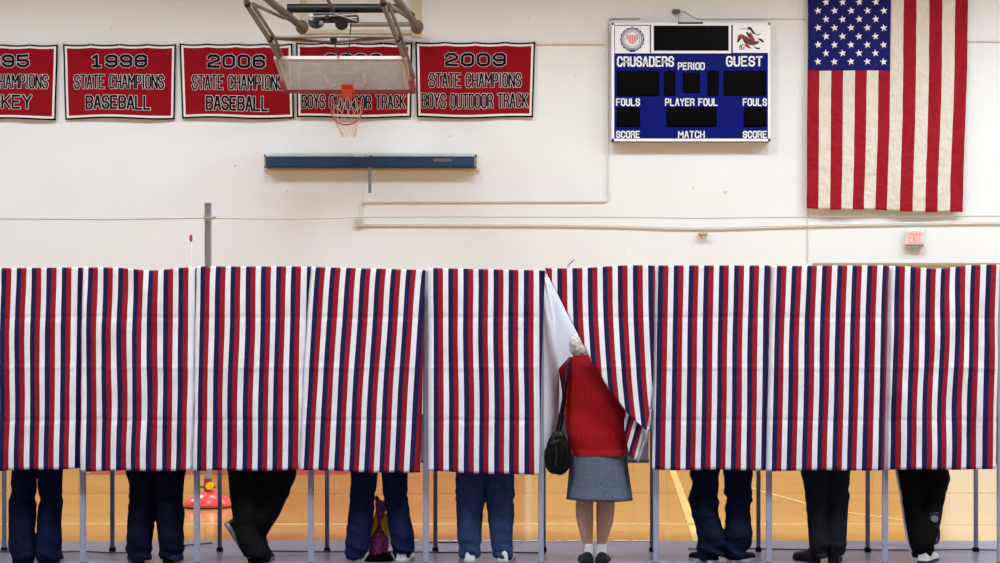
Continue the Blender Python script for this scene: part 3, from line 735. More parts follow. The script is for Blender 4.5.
person('person in black track pants with white stripe, one foot raised behind',
  T(820, [(140, 350, 470), (250, 370, 490), (350, 385, 500), (450, 400, 518), (500, 410, 522), (538, 425, 500)]),
  [(470.6, 920, 948), (479, 921, 950), (494, 920, 945), (510, 918, 942.5), (520, 917, 941), (533, 917, 938), (545, 917, 935)],
  DP, BLK, SHIRTG, WTRAIN, [(925, None, DP - .02, -30, 0), (934.5, 520.5, DP - .11, -6, 74, .235, .082)], seed=8, DR=[(471, DP), (510, DP - .02), (545, DP - .05)], stripe=mat('stripe_white', (220, 220, 226), .7), sole=mat('navy_sole', (28, 30, 48), .6), wr=.5, pads=True)

# the woman in red, seen from behind, leaning into her booth
def woman():
    D = 12.17; cx = X(597, D)
    t = thing('person', 'woman with grey hair in red cardigan and grey skirt leaning into open booth', 'person', (cx, D, 0), 'voters standing at the booths')
    LT = T(530, [(230, 212, 290), (275, 212, 290), (300, 208, 290), (340, 209, 290), (380, 215, 290), (420, 226, 288), (470, 241, 286), (520, 244, 288), (540, 242, 290)])
    RT = T(530, [(230, 303, 388), (275, 303, 388), (300, 303, 389), (340, 303, 386), (380, 303, 380), (420, 305, 366), (470, 306, 350), (520, 305, 349), (540, 303, 350)])
    b = MB(); up = []
    for sgn, tab in ((-1, LT), (1, RT)):
        rs = [(r[0], r[1], r[1] * 1.08) for r in leg_rings(tab, D)][::-1]; up.append(rs)
        rr = rs + [(Vector((cx + sgn * .085, D + .01, .72)), .085, .09), (Vector((cx + sgn * .09, D + .01, .88)), .10, .11)]
        b.loft(dens(rr, 3), 24)
        b.loft([(rs[0][0] + Vector((0, .06, -.03)), .038, .10), (rs[0][0] + Vector((0, .02, .02)), .036, .05)], 16)
    CARD = [(452.5, 570.5, 629, 12.17, .135), (447, 569.5, 629, 12.17, .138), (435, 567, 628.5, 12.17, .135), (420, 565, 628, 12.19, .13), (400, 563, 628, 12.23, .125), (385, 561, 629, 12.28, .12), (374, 559.5, 631, 12.32, .115), (366, 561, 631, 12.35, .105), (359, 567, 626, 12.38, .09), (355, 575, 616, 12.39, .075), (352, 581, 607, 12.40, .06)]
    rings = [(P((a + c) / 2, y, d), (c - a) / 2 * d / F, ry, 2.3) for (y, a, c, d, ry) in CARD]
    inner = [(r[0], r[1] * .86, r[2] * .84) for r in rings]
    b.loft([(Vector((cx, D + .01, .80)), .16, .11)] + inner, 28)
    hd = P(583.2, 350.5, 12.44)
    nk = P(592, 357, 12.40)
    b.tube([nk, nk.lerp(hd, .5) + Vector((0, 0, .005)), hd], [.055, .052, .055], 14)
    R = Euler((math.radians(-38), math.radians(-12), 0))
    M = R.to_matrix()
    b.ball(hd, (.074, .092, .108), 0, 20, R)
    b.ball(hd + M @ Vector((0, .095, -.015)), (.012, .018, .022)); b.ball(hd + M @ Vector((0, .068, -.07)), (.044, .035, .032))
    for sgn in (-1, 1): b.ball(hd + M @ Vector((sgn * .076, 0, -.005)), (.009, .02, .03), 0, 12, R)
    card = MB().loft(dens([(r[0], r[1], r[2]) for r in rings], 3), 36, 0, 2.3)
    for sgn in (-1, 1):
        s0 = P(567 if sgn < 0 else 624, 371, 12.36); el = Vector((cx + sgn * .19, 12.56, 1.16)); wr = Vector((cx + sgn * .07, 12.66, 1.09)) 
        b.tube([s0, el, wr], [.042, .036, .025], 12); hand(b, wr, (-.25 * sgn, 1, -.05), sgn, .78)
        card.tube([s0 + Vector((-sgn * .05, -.02, .02)), s0, s0.lerp(el, .5), el, el.lerp(wr, .85)], [.06, .062, .056, .05, .042], 14)
    fuse(b, .0065, 'body', mat('stocking_skin', (206, 156, 130), .5, 0, .05), t, 3)
    CM = mat('red_knit', (148, 8, 20), .9, 0, .08, 20, .0)
    nt = CM.node_tree; bs = nt.nodes['Principled BSDF']; tc = nt.nodes.new('ShaderNodeTexCoord'); wv = nt.nodes.new('ShaderNodeTexWave'); wv.inputs['Scale'].default_value = 26; wv.bands_direction = 'X'; wv.inputs['Distortion'].default_value = .4
    nt.links.new(tc.outputs['Object'], wv.inputs['Vector']); bp = nt.nodes.new('ShaderNodeBump'); bp.inputs['Strength'].default_value = .5; bp.inputs['Distance'].default_value = .006
    nt.links.new(wv.outputs[1], bp.inputs['Height']); nt.links.new(bp.outputs[0], bs.inputs['Normal']); bs.inputs['Specular IOR Level'].default_value = .2
    fuse(card, .0075, 'cardigan', CM, t, 3, lambda co: .005 * noise.noise(Vector((co.x * 7, co.y * 7, co.z * 6))))
    hm = MB().loft([(P(600, 455.3, D), 29.0 * D / F, .140), (P(600, 452.2, D), 29.6 * D / F, .147), (P(600, 449, D), 29.3 * D / F, .144)], 36, 0, 2.3)
    hm.build('blouse_hem', mat('red_satin', (160, 10, 26), .35), t)
    col = MB().loft([(P(594, 360, 12.40), .078, .075), (P(593.5, 356, 12.41), .07, .068), (P(593, 352.5, 12.42), .062, .06)], 24)
    col.build('collar', CM, t)
    # tweed skirt, open at the hem
    sk = [(450, 570.5, 627), (460, 570, 626.5), (472, 569.6, 628), (484, 568.6, 630), (493, 567.6, 631.2), (499.5, 567, 632)]
    mb = MB(); n = 64; vs = []
    for q, (y, a, c) in enumerate(sk):
        rx = (c - a) / 2 * D / F; ce = P((a + c) / 2, y, D)
        for k in range(n):
            an = 2 * math.pi * k / n; wob = 1 + (.05 * q / 5) * math.sin(6 * an + 1) + .012 * math.sin(3 * an)
            vs.append(ce + Vector((math.cos(an) * rx, math.sin(an) * (.125 + .012 * q) * wob, -.004 * math.cos(an) * q / 5)))
    mb.add(vs, [[i * n + k, i * n + (k + 1) % n, (i + 1) * n + (k + 1) % n, (i + 1) * n + k] for i in range(len(sk) - 1) for k in range(n)])
    so = mb.build('skirt', mat('grey_tweed', (84, 92, 108), .9, 0, .4, 90, .5, 110, 0, .15), t, fix=False)
    sm = so.modifiers.new('s', 'SUBSURF'); sm.levels = sm.render_levels = 1
    sd = so.modifiers.new('d', 'SOLIDIFY'); sd.thickness = .006
    SOCK = mat('white_sock', (232, 232, 238), .9, 0, .03, 30, .3, 80)
    for rs, px in ((up[0], 588.6), (up[1], 601.3)):
        mb = MB(); lo = P(px, 558, D)
        rg = []
        for (y, r) in ((558, 5.3), (552, 5.25), (548, 5.35), (544.6, 5.4), (543.6, 5.2)):
            rg.append((P(px, y, D), r * D / F, r * D / F * 1.1))
        sck = MB().loft(dens(rg, 2), 22); sck.build('sock', SOCK, t)
    for (px, yaw) in ((587.2, 5), (602, -4)):
        u_, s_ = shoe_mb(Vector((X(px, D - .01), D - .01, .008)), math.radians(yaw), 0, .245, .104, .07, .02)
        s = u_.build('shoe', mat('black_suede', (15, 15, 20), .9), t); s_.build('sole', RUB, s)
    hair = MB().ball(hd + M @ Vector((0, -.026, .02)), (.094, .10, .108), 0, 24, R); hair.ball(hd + M @ Vector((0, -.05, -.03)), (.07, .06, .07), 0, 20, R)
    fuse(hair, .006, 'hair', mat('grey_hair', (196, 191, 180), .85, 0, .14, 50, .4, 60), t, 2, lambda co: .008 * noise.noise(co * 38) + .006 * noise.noise(co * 80))
woman()

# black handbag on her shoulder
def handbag():
    D = 12.07
    t = thing('handbag', "black leather shoulder bag hanging at the red cardigan's left side", 'handbag', P(558, 474, D))
    LE = mat('black_leather', (6, 6, 8), .36, 0, .15, 20, .4, 22, spec=.2)
    tab = [(474.5, 552, 563), (472, 548, 567), (466, 545, 570.5), (458, 544.2, 571.5), (450, 545.2, 571), (442, 548, 569), (436, 551, 565.5), (432, 553, 562), (431, 554.5, 560.5)]
    rs = [(P((a + c) / 2, y, D), (c - a) / 2 * D / F, .03 + .028 * math.sin(math.pi * k / 8)) for k, (y, a, c) in enumerate(tab)]
    fuse(MB().loft(dens(rs, 3), 30), .005, 'bag_body', LE, t, 3, lambda co: .010 * noise.noise(Vector((co.x * 22, co.y * 9, co.z * 5))) + .004 * noise.noise(co * 30))
    p = MB()
    zp = [P(553, 436, D - .035), P(556, 445, D - .058), P(556.5, 456, D - .066), P(555.5, 466, D - .058)]
    p.tube(zp, .0025, 8); p.build('zip', mat('zip_steel', (90, 90, 96), .3, .8), t)
    stp = MB()
    for dx, dd in ((0, 0), (3.2, .02)):
        pts = [P(556 + dx, 434, D + dd), P(558.5 + dx, 424, D + .005 + dd), P(561.5 + dx * .6, 408, D + .0 + dd), P(564 + dx * .3, 394, D + .03 + dd * .5)]
        for a_, b_ in zip(pts[:-1], pts[1:]): stp.tube([a_, b_], .009, 8)
    pts = [P(564.3, 394, D + .04), P(566, 382, D + .07), P(567.8, 371, D + .13), P(568.7, 363.5, D + .185), P(569.5, 359.5, D + .235), P(569.5, 358.5, D + .29), P(570, 361, D + .37), P(569.5, 372, D + .42)]
    for a_, b_ in zip(pts[:-1], pts[1:]): stp.tube([a_, b_], .0135, 10)
    s = stp.build('strap', LE, t)
    MB().pbox(562, 391.5, 566.5, 397.5, D + .015, D + .035, 0, .003).build('buckle', mat('buckle_black', (30, 30, 34), .25, .6), s)
handbag()

# floral tote between the feet in the fourth booth
def tote():
    D = 12.30
    def W(cx, cy): return (320 + cx / S, 440 + cy / S)
    t = thing('tote_bag', 'purple floral and yellow cloth bag on the tarp between blue jeans', 'bag', P(380, 558, D))
    q = lambda rows, ry: [(P((W(a, c)[0] + W(b, c)[0]) / 2, W(0, c)[1], D), (b - a) / 2 / S * D / F, r) for (c, a, b), r in zip(rows, ry)]
    body = MB().loft(dens(q([(553, 245, 270), (545, 232, 282), (520, 228, 300), (490, 220, 316), (450, 222, 318), (420, 240, 308), (395, 262, 290), (375, 266, 280)], [.03, .05, .07, .085, .085, .07, .04, .02])), 24)
    tp = body.loft(dens(q([(385, 266, 280), (360, 262, 290), (330, 256, 302), (295, 252, 306), (285, 252, 300), (270, 252, 275), (253, 255, 262)], [.02, .035, .05, .045, .04, .03, .01])), 20)
    fuse(body, .0055, 'bag_body', PAISLEY, t, 2, lambda co: .006 * noise.noise(co * 25))
    YE = mat('yellow_cloth', (240, 184, 40), .8, 0, .08, 12, .3, 20)
    for rows in ([(450, 228, 240), (440, 228, 252), (400, 235, 266), (370, 245, 268), (330, 252, 262)], [(450, 306, 318), (430, 296, 320), (400, 280, 318), (365, 276, 314), (335, 292, 308)]):
        y = MB().loft(dens(q(rows, [.03, .05, .06, .05, .02])), 18); y.build('side_gusset', YE, t)
    bs = MB().loft(dens(q([(572, 205, 340), (555, 200, 342), (535, 212, 335), (510, 232, 318)], [.07, .085, .08, .06])), 24)
    fuse(bs, .006, 'bag_base', mat('bag_black', (6, 6, 8), .8, spec=.1), t, 2)
tote()

# ---------------------------------------------------------------- things on the gym floor behind
def post():
    D = 16.28
    t = thing('volleyball_post', 'tall grey post on a red domed base behind the booths', 'volleyball post', (X(207, D), D, 0))
    x = X(208, D)
    MB().tube([(x, D, .17), (x, D, Z(203, D))], .032, 20).build('pole', mat('post_grey', (140, 142, 148), .5, .4, .05), t)
    R = 25 * D / F
    prof = [(R, .012), (R, .035), (R * .97, .05), (R * .86, .075), (R * .68, .105), (R * .48, .128), (R * .30, .142), (R * .24, .15), (.035, .152)]
    MB().loft([(Vector((x, D, z)), r, r) for (r, z) in prof], 48).build('base', mat('red_base', (206, 44, 42), .3, 0, .04, 10, 0, 60, .3), t)
    MB().loft([(Vector((x, D, .003)), R * .98, R * .98), (Vector((x, D, .014)), R * 1.01, R * 1.01)], 48).build('base_rim', RUB, t)
    c = MB().loft([(Vector((x, D, z)), .038, .038) for z in (.15, .16, .26, .27)], 24).build('collar', mat('collar_red', (150, 30, 30), .45), t)
    k = Vector((X(209.5, D - .05), D - .05, Z(486, D - .05)))
    MB().tube([k + Vector((0, .03, 0)), k + Vector((0, -.012, 0))], [.036, .036], 20).build('knob', mat('knob_yellow', (240, 190, 20), .4), t)
    for sx in (-1, 1): MB().tube([(x + sx * .03, D, Z(487, D)), (x + sx * .075, D, Z(487, D))], .008, 8).build('bolt', STEELD, t)
    zc = Z(218.3, D)
    MB().loft([(Vector((x, D, zc - .028)), .037, .037), (Vector((x, D, zc + .028)), .037, .037)], 24).build('cable_clamp', mat('clamp_steel', (170, 172, 176), .4, .5), t)
    c = MB()
    pts = [P(-120, 219.6, D), P(0, 219.2, D), P(110, 220, D), P(200, 218.5, D), P(214, 218, D - .04)]
    c.tube([p + Vector((0, -.04, 0)) for p in pts], .0055, 6)
    c.tube([P(212, 218.5, D - .04), P(215.5, 217, D - .05)], .008, 6)
    pts = [P(208, 218.6, D), P(270, 219.4, D), P(330, 219, D), P(360, 217.5, D), P(450, 217.2, D), P(590, 217.6, D), P(700, 218.6, D), P(830, 217.2, D), P(1000, 216.4, D), P(1120, 216, D)]
    c.tube([p + Vector((0, -.04, 0)) for p in pts], .0045, 6)
    tag(c.build('net_cable', mat('cable_grey', (168, 160, 150), .5)), 'thin grey cable tied to the tall post, stretched across the gym', 'cable')
    DA = DB + .02
    r = thing('marker_rod', 'thin white rod with a red tip rising above the striped curtain', 'rod', P(191.3, 268, DA))
    MB().tube([P(191.3, 268.5, DA), P(191.3, 240, DA)], .0045, 8).build('stick', SWHITE, r)
    MB().ball(P(191, 238.2, DA), (.012, .012, .03)).build('tip', mat('tip_red', (176, 46, 40), .5), r)
    o = MB().tube([P(567.3, 267.5, DF), P(569.5, 264, DF), P(574, 259.5, DF)], .005, 8).build('wire_stub', ALUD)
    tag(o, 'short bent grey wire sticking up above the pulled-back curtain', 'wire')
post()

# ---------------------------------------------------------------- banners
def banner(tl, tr, bl, br, y0, y1, lines, label, seed):
    D = DW - .05; rnd = random.Random(seed); nx, nz = 60, 40
    def bil(px, py):
        v = (py - y0) / (y1 - y0); l, r = lerp(tl, bl, v), lerp(tr, br, v); return (px - l) / (r - l), v
    def wave(u, v): return .012 * math.sin(5 * u + seed) * (v + .2) + .012 * noise.noise(Vector((u * 3 + seed * 3, v * 2, 0))) - .012 * math.sin(math.pi * u) * v
    def surf(u, v, lift=0):
        sag = 1.1 * abs(math.sin(math.pi * u * 4)) ** .8 * max(0, 1 - v * 2.2)
        lo = .8 * math.sin(7 * u + seed) * v ** 3
        p = P(lerp(lerp(tl, bl, v), lerp(tr, br, v), u), lerp(y0, y1, v) + sag + lo, D); p.y = D + wave(u, v) - lift; return p
    wpx, hpx = tr - tl, y1 - y0
    ub = sorted(set([0, 1.7 / wpx, 3.8 / wpx, 1 - 3.8 / wpx, 1 - 1.7 / wpx, 1] + [lerp(4.2 / wpx, 1 - 4.2 / wpx, k / 44) for k in range(45)]))
    vb = sorted(set([0, 1.7 / hpx, 3.8 / hpx, 1 - 3.8 / hpx, 1 - 1.7 / hpx, 1] + [lerp(4.4 / hpx, 1 - 4.4 / hpx, k / 24) for k in range(25)]))
    mb = MB(); W = len(ub); vs = [surf(u, v) for v in vb for u in ub]; fs = []
    mb.v = [tuple(q) for q in vs]
    for j in range(len(vb) - 1):
        for k in range(W - 1):
            uc, vc = (ub[k] + ub[k + 1]) / 2, (vb[j] + vb[j + 1]) / 2
            e = min(uc * wpx, (1 - uc) * wpx, vc * hpx, (1 - vc) * hpx)
            mb.f.append([j * W + k, (j + 1) * W + k, (j + 1) * W + k + 1, j * W + k + 1]); mb.m.append(1 if e < 1.7 else (2 if e < 3.8 else 0))
    o = mb.build('championship_banner', [RED, NAVY, WHITE], fix=False)
    tag(o, label, 'banner', 'championship banners on the wall')
    o.modifiers.new('s', 'SOLIDIFY').thickness = .004
    place = lambda px, py, lift: surf(*bil(px, py), lift)
    for (txt, a, b, c, d, hw) in lines:
        lm = MB()
        letters(lm, txt, a + hw, b - hw, c + hw, d - hw, place, hw + .45, 0, .006, .5 if hw > 1.3 else .42)
        letters(lm, txt, a + hw, b - hw, c + hw, d - hw, place, hw, 1, .011, .5 if hw > 1.3 else .42)
        lm.build('year_lettering' if txt.isdigit() else 'lettering', [WHITE, NAVY], o, smooth=False, fix=False)
    for k in range(5):
        p = surf(k / 4, 0.005); MB().ball(p + Vector((0, -.006, .004)), .014, 0, 8).build('grommet', mat('grommet', (200, 196, 190), .4, .5), o)
banner(-54, 57.8, -52, 55.8, 44.2, 119.6, [('1995', -27, 29.5, 54, 67.3, 1.4), ('STATE CHAMPIONS', -43, 48.5, 74.3, 88.8, .85), ('HOCKEY', -30, 32.5, 95, 109.5, 1.1)], 'red banner cut off by the left edge, ending in the letters KEY', 1)
banner(62.8, 176, 65, 174.5, 43.8, 119, [('1998', 90.5, 147.5, 54, 67.5, 1.4), ('STATE CHAMPIONS', 74, 164.3, 74.5, 89, .85), ('BASEBALL', 85.7, 151.5, 95.5, 109.8, 1.1)], 'red baseball banner of 1998, second from the left', 2)
banner(179.5, 292.3, 182, 294, 43.3, 118.6, [('2006', 207.5, 265.5, 54, 68, 1.4), ('STATE CHAMPIONS', 192, 284, 75, 90, .85), ('BASEBALL', 206, 269, 96, 111, 1.1)], 'red baseball banner of 2006, left of the backboard', 3)
banner(296, 412.3, 297, 411, 42.4, 118, [('2008', 325, 382, 53, 67, 1.4), ('STATE CHAMPIONS', 310, 400, 74, 88.5, .85), ('BOYS OUTDOOR TRACK', 301.5, 405.5, 95, 109, .85)], 'red boys track banner behind the glass backboard and hoop', 4)
banner(415.2, 535.3, 417, 533, 41.7, 118, [('2009', 445, 506, 52.5, 66.3, 1.4), ('STATE CHAMPIONS', 429, 521.5, 73, 87.5, .85), ('BOYS OUTDOOR TRACK', 421.5, 528, 93.5, 108.3, .85)], 'red boys track banner of 2009, rightmost of the row', 5)

# ---------------------------------------------------------------- flag
def flag():
    D = DW - .09; TOP = -32.0
    def surf(u, v, lift=0):                      # u across 0..1, v down 0..1
        l = lerp(807.3, 807.0, v) + .8 * math.sin(v * 5); r = lerp(968.3, 962, v ** 1.5); bot = lerp(208.5, 212.8, u) + .7 * math.sin(u * 11)
        p = P(lerp(l, r, u) + .5 * math.sin(9 * v + 4 * u) * v, lerp(TOP, bot, v), D)
        p.y = D - lift + .022 * math.sin(13 * u + 2 * v) * v + .016 * noise.noise(Vector((u * 5, v * 6, 1))) + .022 * noise.noise(Vector((u * 11, v * 16 + u * 20, 4))) + .006 * noise.noise(Vector((u * 34, v * 40 + u * 44, 9))) - .05 * v
        return p
    vc = (71.2 - TOP) / (210.5 - TOP); uc = 7 / 13 - .02
    us = [0]
    sb = [uc * k / 7 for k in range(8)] + [uc + (1 - uc) * k / 6 for k in range(1, 7)]
    ub = [];
    for k in range(13):
        for q in range(6): ub.append(lerp(sb[k], sb[k + 1], q / 6))
    ub.append(1); vb = [vc * k / 40 for k in range(40)] + [vc + (1 - vc) * k / 60 for k in range(61)]
    W = len(ub); mb = MB(); ca = MB()
    mb.v = [tuple(surf(u, v)) for v in vb for u in ub]; ca.v = list(mb.v)
    for j in range(len(vb) - 1):
        for k in range(W - 1):
            f = [j * W + k, (j + 1) * W + k, (j + 1) * W + k + 1, j * W + k + 1]
            s = k // 6
            if s < 7 and j < 40: ca.f.append(f); ca.m.append(0)
            else: mb.f.append(f); mb.m.append(s % 2)
    def clean(m):
        used = sorted({i for f in m.f for i in f}); mp = {i: n for n, i in enumerate(used)}
        m.v = [m.v[i] for i in used]; m.f = [[mp[i] for i in f] for f in m.f]
    clean(mb); clean(ca)
    o = mb.build('american_flag', [FRED, FWHITE], fix=False)
    tag(o, 'large american flag hung vertically on the wall, stars at upper left', 'flag')
    o.modifiers.new('s', 'SOLIDIFY').thickness = .003
    for j in range(11):
        n = 5 if j % 2 == 0 else 4
        py = 62.4 - 8.55 * j
        for k in range(n):
            px = (817.3 + k * 16.6 if n == 5 else 825.3 + k * 16.7) 
            u, v = (px - 807.3) / 161 , (py - TOP) / (210.5 - TOP)
            pts = []
            for q in range(10):
                a = math.pi / 2 + q * math.pi / 5 + .15; r = 3.9 if q % 2 == 0 else 1.62
                pts.append(surf(u + r * math.cos(a) / 158, v - r * math.sin(a) / 242.5, .012))
            c = surf(u, v, .012); ca.add([c] + pts, [[0, q + 1, (q + 1) % 10 + 1] for q in range(10)], 1)
    co = ca.build('canton', [FBLUE, STAR], o, fix=False); tag(co, 'dark blue field of white stars')
    MB().tube([P(803, TOP, D), P(972, TOP, D)], .02, 10).build('hanging_rod', STEELD, o)
flag()

# ---------------------------------------------------------------- scoreboard
def scoreboard():
    D = DW - .2
    t = thing('scoreboard', 'blue gym scoreboard with white lettering and dark displays', 'scoreboard', P(691, 141, DW - .1))
    MB().pbox(611.8, 22.8, 770.3, 141.3, D + .006, DW - .005, 0, .006).build('cabinet', SGREY, t)
    MB().pbox(614.2, 25, 768.2, 138.8, D - .004, D + .004).build('face_panel', SBLUE, t)
    fr = MB()
    fr.pbox(611.6, 22.8, 770.4, 24.9, D - .014, D + .02); fr.pbox(611.6, 138.6, 770.4, 141.2, D - .014, D + .02)
    fr.pbox(611.6, 22.8, 614.2, 141.2, D - .014, D + .02); fr.pbox(768.0, 22.8, 770.4, 141.2, D - .014, D + .02)
    fr.build('frame', SWHITE, t)
    for a in ((614.9, 25.8, 649.8, 53.3), (651.0, 24.0, 731.2, 53.3), (732.8, 25.0, 768.0, 52.8)):
        MB().pbox(*a, D - .012, D).build('header_panel', SWHITE, t)
    for a in ((653.2, 25, 729.3, 51.2), (617, 70.6, 659, 96), (664, 70.6, 675.4, 95.5), (683, 72.4, 700, 92.7), (707.6, 70.6, 718.8, 95.5), (723.8, 70.6, 766, 95.5), (617, 107, 640, 126.6), (666.6, 106.6, 716.8, 126.6), (744, 107, 766.4, 126.6)):
        MB().pbox(*a, D - .02, D, 0, .01).build('display', SBLACK, t)
    place = lambda px, py, lift: P(px, py, D - .006 - lift)
    for (txt, a, b, c, d, hw) in (('CRUSADERS', 617, 674, 56.3, 66.8, .84), ('PERIOD', 677.8, 704.8, 62.4, 69.9, .6), ('GUEST', 726, 762.6, 56, 66.5, .86), ('FOULS', 616, 640, 98.3, 106, .6), ('PLAYER FOUL', 665, 717.8, 98.3, 106, .6), ('FOULS', 742.7, 767, 98.3, 106, .6), ('SCORE', 616, 640, 130.8, 138, .6), ('MATCH', 678, 704.8, 130.8, 138, .6), ('SCORE', 742.8, 767, 130.8, 138, .6)):
        lm = MB(); letters(lm, txt, a + hw, b - hw, c + hw, d - hw, place, hw, 0, .004, .5); lm.build('lettering', SWHITE, t, smooth=False, fix=False)
    # round crest with a striped shield
    cr = MB(); c = (632.3, 39.3)
    def ring(r0, r1, lift, mi, n=48, wob=0):
        for k in range(n):
            q = []
            for (kk, r) in ((k, r0), (k + 1, r0), (k + 1, r1), (k, r1)):
                a = 2 * math.pi * kk / n; rr = r + (wob * math.cos(16 * a) if r == r1 else 0); q.append(P(c[0] + rr * math.cos(a), c[1] + rr * math.sin(a), D - lift))
            cr.add(q, [[0, 1, 2, 3]], mi)
    ring(9.0, 11.9, .016, 0, 96, .35); ring(7.4, 7.9, .016, 0); ring(9.6, 10.9, .018, 2, 22)
    for k in range(7):
        xx = c[0] - 5.2 + k * 1.75; hh = 8.4 * (1 - ((xx - c[0]) / 7.2) ** 2); cr.add([P(xx - .5, c[1] - 4.4, D - .018), P(xx + .5, c[1] - 4.4, D - .018), P(xx + .5, c[1] - 3.4 + hh, D - .018), P(xx - .5, c[1] - 3.4 + hh, D - .018)], [[0, 1, 2, 3]], 1)
    cr.add([P(c[0] - 3.4, c[1] + 10.2, D - .02), P(c[0] + 3.4, c[1] + 10.2, D - .02), P(c[0] + 2.4, c[1] + 12.6, D - .02), P(c[0] - 2.4, c[1] + 12.6, D - .02)], [[0, 1, 2, 3]], 0)
    cr.build('crest_emblem', [mat('crest_navy', (40, 46, 96), .5), mat('crest_red', (226, 110, 110), .5), mat('crest_pale', (176, 178, 206), .5)], t, smooth=False)
    # rider emblem: dark and red brush shapes
    em = MB(); kx = lambda q: [P(690 + a / 8.28, b / 8.28, D - .016 - .0004 * (i % 3)) for i, (a, b) in enumerate(q)]
    RD, BK = 0, 1
    for q, mi in (([(432, 316), (470, 300), (520, 345), (575, 338), (566, 362), (520, 376), (470, 366), (446, 350)], 3), ([(395, 300), (410, 286), (440, 286), (468, 305), (460, 325), (430, 318), (408, 340), (396, 330)], RD), ([(388, 352), (394, 318), (412, 318), (406, 350)], BK), ([(470, 285), (505, 268), (548, 350), (525, 366), (500, 330)], RD), ([(470, 330), (500, 335), (510, 362), (486, 358)], 2), ([(470, 240), (482, 222), (506, 226), (530, 262), (545, 286), (520, 280), (500, 250), (486, 246)], BK), ([(462, 268), (474, 262), (500, 290), (500, 312), (480, 300)], BK), ([(418, 238), (470, 234), (470, 238), (418, 242)], BK), ([(545, 284), (584, 280), (584, 286), (545, 290)], BK), ([(556, 318), (590, 320), (616, 346), (598, 352), (575, 332)], BK), ([(450, 362), (480, 370), (510, 402), (488, 400), (455, 380)], RD), ([(436, 366), (446, 362), (430, 386), (432, 410), (424, 412), (420, 386)], BK), ([(416, 372), (424, 368), (414, 392), (418, 410), (410, 406), (408, 386)], BK), ([(444, 386), (452, 392), (448, 412), (440, 410)], BK), ([(528, 372), (545, 392), (580, 396), (578, 408), (545, 404), (532, 388)], BK)):
        n = len(q); em.add(kx(q), [list(range(n))], mi)
    em.build('rider_emblem', [mat('emblem_red', (150, 30, 36), .5), mat('emblem_black', (24, 22, 24), .5), mat('emblem_grey', (120, 130, 150), .5), mat('emblem_maroon', (96, 34, 40), .5)], t, smooth=False)
    MB().pbox(678, 22.0, 703, 24.0, D - .015, D + .02).build('name_plate', mat('plate_navy', (40, 44, 84), .5), t)
    # junction head above the board with its cable
    j = thing('electrical_fitting', 'small dark electrical fitting on the wall above the scoreboard', 'electrical fitting', P(676, 11, DW - .03))
    MB().pbox(672.5, 9, 680, 13.3, DW - .07, DW - .002, 0, .01).build('housing', mat('fitting_grey', (92, 92, 98), .5), j)
    MB().tube([P(678, 12, DW - .06), P(679.5, 15, DW - .08), P(678.5, 20, DW - .1), P(679, 24, DW - .12)], .006, 6).build('lead', mat('lead_grey', (140, 138, 136), .5), j)
scoreboard()

# ---------------------------------------------------------------- conduits and small wall fittings
def bendpath(pts, r=4.0):
    out = [Vector(pts[0])]
    for a, b, c in zip(pts[:-2], pts[1:-1], pts[2:]):
        a, b, c = Vector(a), Vector(b), Vector(c); rr = min(r, (a - b).length * .45, (c - b).length * .45)
        p0, p1 = b + (a - b).normalized() * rr, b + (c - b).normalized() * rr
        for k in range(6):
            t = k / 5; out.append((1 - t) ** 2 * p0 + 2 * t * (1 - t) * b + t * t * p1)
    out.append(Vector(pts[-1])); return out
def conduit(pts, r, label, name='conduit', m=None, off=.03, bend=4.0):
    D = DW - off
    o = MB().tube([P(p.x, p.y, D) for p in bendpath(pts, bend)], r, 8).build(name, m or CONDUIT); tag(o, label, 'pipe'); return o
conduit([(640, 18.2), (608, 18.2), (608, 201), (360.5, 201.8), (360.5, 219.5)], .011, 'thin conduit dropping beside the scoreboard and running left to the junction box')
conduit([(362.4, 224), (590, 224.6), (700, 228.2), (808, 224.8), (930, 222.6), (1090, 221.4)], .015, 'thick pale conduit running right from the junction box under the flag', m=mat('conduit_cream', (226, 220, 210), .5), bend=40, off=.042)
conduit([(680, 11), (685, 11.5), (697, 19), (807.5, 18.6), (807.8, 262)], .0095, 'thin conduit from the small fitting, bending down behind the flag', bend=5, off=.014)
MB_ = MB().pbox(354.5, 218.5, 362.2, 227.2, DW - .06, DW - .002, 0, .01)
o = thing('junction_box', 'small square junction box where two conduits meet', 'junction box', P(358, 227, DW - .03))
MB_.build('box', CONDUIT, o); MB().pbox(355.3, 219.3, 361.4, 226.4, DW - .068, DW - .06).build('cover', mat('cover_grey', (196, 190, 182), .5), o)
o = thing('wall_bracket', 'tiny beige bracket on the wall under the sagging conduit', 'bracket', P(703, 236, DW - .05))
MB().pbox(699, 232.5, 708, 234.6, DW - .12, DW - .002, 0, .004).build('plate', mat('bracket_beige', (186, 172, 150), .6), o)
MB().prism([P(701, 234.5, DW - .1), P(706, 234.5, DW - .1), P(703.5, 238.5, DW - .1)], .098).build('foot', CREAM, o)
rc = MB().pbox(534, 41.5, 603.5, 44.2, DW - .035, DW - .002).build('wall_raceway', mat('raceway_paint', (224, 217, 207), .6)); tag(rc, 'flat painted raceway on the wall right of the last banner', 'raceway')
rc = MB().pbox(966, 39.8, 1100, 41.6, DW - .03, DW - .002).build('wall_raceway', mat('raceway_paint', (224, 217, 207), .6)); tag(rc, 'flat painted raceway on the wall right of the flag', 'raceway')
